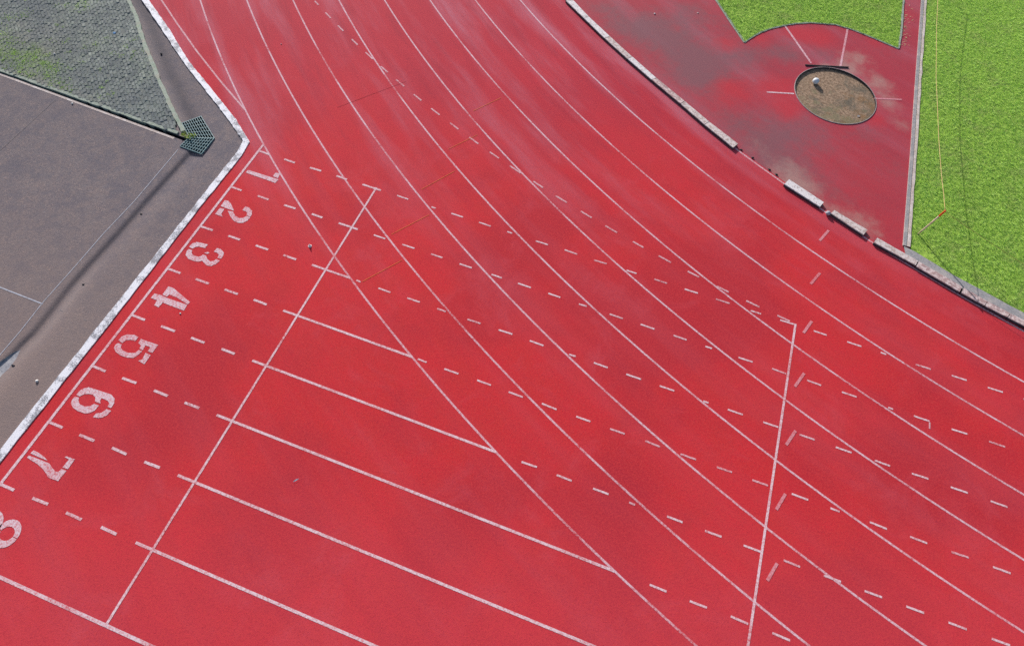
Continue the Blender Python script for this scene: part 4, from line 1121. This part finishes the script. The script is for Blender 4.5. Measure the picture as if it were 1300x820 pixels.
Lt = D['LITTER']
def ah(k): return (*Lt[k], apron_hf(*Lt[k]))
rock('pebble', ah('white_stone'), .028, M['stone_white'], 'white stone lying on the grey apron beside number 6', 'stone', 1)
rock('pebble', ah('pale_pebble'), .024, M['stone_white'], 'small white pebble on the grey apron just below the slot drain', 'stone', 2)
rock('pebble', (*Lt['white_scrap'], .028), .026, M['stone_white'], 'small white pebble on the mossy grey paving', 'stone', 3)
rock('pebble', ah('dark_stone'), .028, M['stone_dark'], 'small black stone in the dark gutter beside the white border kerb', 'stone', 4)
rock('pebble', ah('hole_a'), .023, M['stone_dark'], 'small black lump standing for a drill hole beside the gutter near the white apron joint', 'stone', 6, (1.3, 1, .4))  # flat dark lump added in place of a drill hole
rock('pebble', ah('hole_b'), .023, M['stone_dark'], 'small black lump standing for a drill hole beside the gutter near number 2', 'stone', 7, (1.3, 1, .4))  # second dark lump, likewise for a drill hole
rock('pebble', ah('debris'), .024, M['kerb_side'], 'brown crumb of debris at the edge of the open gutter channel', 'debris', 9, (1.8, .8, .5))
rock('pebble', (*Lt['white_dot'], 0), .017, M['stone_white'], 'tiny white pebble on the red track beside number 4', 'stone', 10)
rock('pebble', (*Lt['speck'], 0), .016, M['stone_white'], 'tiny pale pebble on the red track at the top between curved lane lines', 'stone', 11)
rock('pebble', (*Lt['flake'], -.004), .024, M['stone_white'], 'white pebble on the stained red surface right of the kerb row', 'stone', 13)
rock('pebble', (*Lt['flake2'], -.004), .018, M['stone_white'], 'tiny white pebble on the stained red surface near the upper grass patch', 'stone', 14)

def lathe(name, prof, loc, mat, label, cat, n=24, tilt=(0, 0, 0)):
    bm = bmesh.new(); prev = None
    for rad, z in prof:
        cur = [bm.verts.new((rad * math.cos(2 * math.pi * i / n), rad * math.sin(2 * math.pi * i / n), z)) for i in range(n)]
        if prev:
            for i in range(n): bm.faces.new((prev[i], prev[(i + 1) % n], cur[(i + 1) % n], cur[i]))
        prev = cur
    bm.faces.new(prev)
    bmesh.ops.recalc_face_normals(bm, faces=bm.faces[:])
    o = link_bm(name, bm, mat); o.location = loc; o.rotation_euler = tilt
    return tag(o, label, cat)
lathe('bottle_cap', [(.020, .004), (.022, 0), (.036, 0), (.038, .016), (.035, .022), (.012, .023)], (*Lt['blue_cap'], .024), M['blue'], 'blue bottle cap lying on the mossy grey paving', 'bottle cap', tilt=(.1, .05, 0))
lathe('small_cone', [(.024, 0), (.040, 0), (.039, .006), (.030, .010), (.006, .070)], (*Lt['cone'], .003), M['paper'], 'small white cone on the red track between numbers 2 and 3 and the cross line', 'cone')
def scrap(name, loc, l, w, rot, mat, label, cat, z=.01):
    vs, fs = [], []; c, s = math.cos(rot), math.sin(rot)
    for i in range(6):
        f = i / 5; ww = w * math.sin(math.pi * (.12 + .80 * f)); zz = z + .012 * math.sin(f * 3)
        for sg in (-1, 1):
            u, v = (f - .5) * l, sg * ww / 2; vs.append((loc[0] + u * c - v * s, loc[1] + u * s + v * c, zz + .004 * sg))
    for i in range(5): fs.append((2 * i, 2 * i + 1, 2 * i + 3, 2 * i + 2))
    return tag(link_mesh(name, vs, fs, mat), label, cat)
scrap('feather', Lt['feather'], .11, .025, .9, M['paper'], 'small white feather on the red track below the thick straight line', 'feather')
scrap('paper_scrap', Lt['paper'], .10, .06, .5, M['conc'], 'crumpled white scrap in the lower right of the throwing ring', 'scrap', z=-.035)
o = tuft_mesh('weed', [tuple(Lt['green'])], 14, .018, .02, .05, .010, 22, M['leaf_yellow']); o.location.z = -.06
tag(o, 'tiny bright green weed at the lower right rim of the throwing ring', 'weed')

# ------------------------------------------------------------------ camera and light
cam_d = bpy.data.cameras.new('camera'); cam = bpy.data.objects.new('camera', cam_d); COL.objects.link(cam)
cm = D['CAM']
Mx = Matrix.Identity(4)
for i in range(3):
    Mx[i][0] = cm['right'][i]; Mx[i][1] = cm['up'][i]; Mx[i][2] = cm['back'][i]; Mx[i][3] = cm['loc'][i]
cam.matrix_world = Mx
cam_d.sensor_fit = 'HORIZONTAL'; cam_d.sensor_width = 36; cam_d.lens = cm['lens']
cam_d.shift_y = -44.4 / 1300
cam_d.clip_start = .1; cam_d.clip_end = 3000
scene.camera = cam

EL_, SXY = math.radians(23.5), Vector((-.635, .773))
sun_dir = Vector((SXY.x * math.cos(EL_), SXY.y * math.cos(EL_), math.sin(EL_)))
sd_ = bpy.data.lights.new('sun', 'SUN'); sd_.energy = SUN; sd_.angle = math.radians(.55); sd_.color = (1.0, .97, .94)
so = bpy.data.objects.new('sun', sd_); COL.objects.link(so)
so.rotation_euler = (-sun_dir).to_track_quat('-Z', 'Y').to_euler(); so.location = (0, 0, 30)
w = bpy.data.worlds.new('World'); scene.world = w; w.use_nodes = True
wn = w.node_tree.nodes; bg = wn['Background']
sky = wn.new('ShaderNodeTexSky'); sky.sky_type = 'NISHITA'; sky.sun_disc = False
sky.sun_elevation = EL_; sky.sun_rotation = math.atan2(SXY.x, SXY.y); sky.dust_density = 2.0; sky.ozone_density = 1.0
w.node_tree.links.new(sky.outputs[0], bg.inputs[0]); bg.inputs[1].default_value = SKY
scene.view_settings.view_transform = 'Standard'; scene.view_settings.look = 'None'
scene.view_settings.exposure = 0; scene.view_settings.gamma = 1
scene.cycles.max_bounces = 6
scene.cycles.use_denoising = False
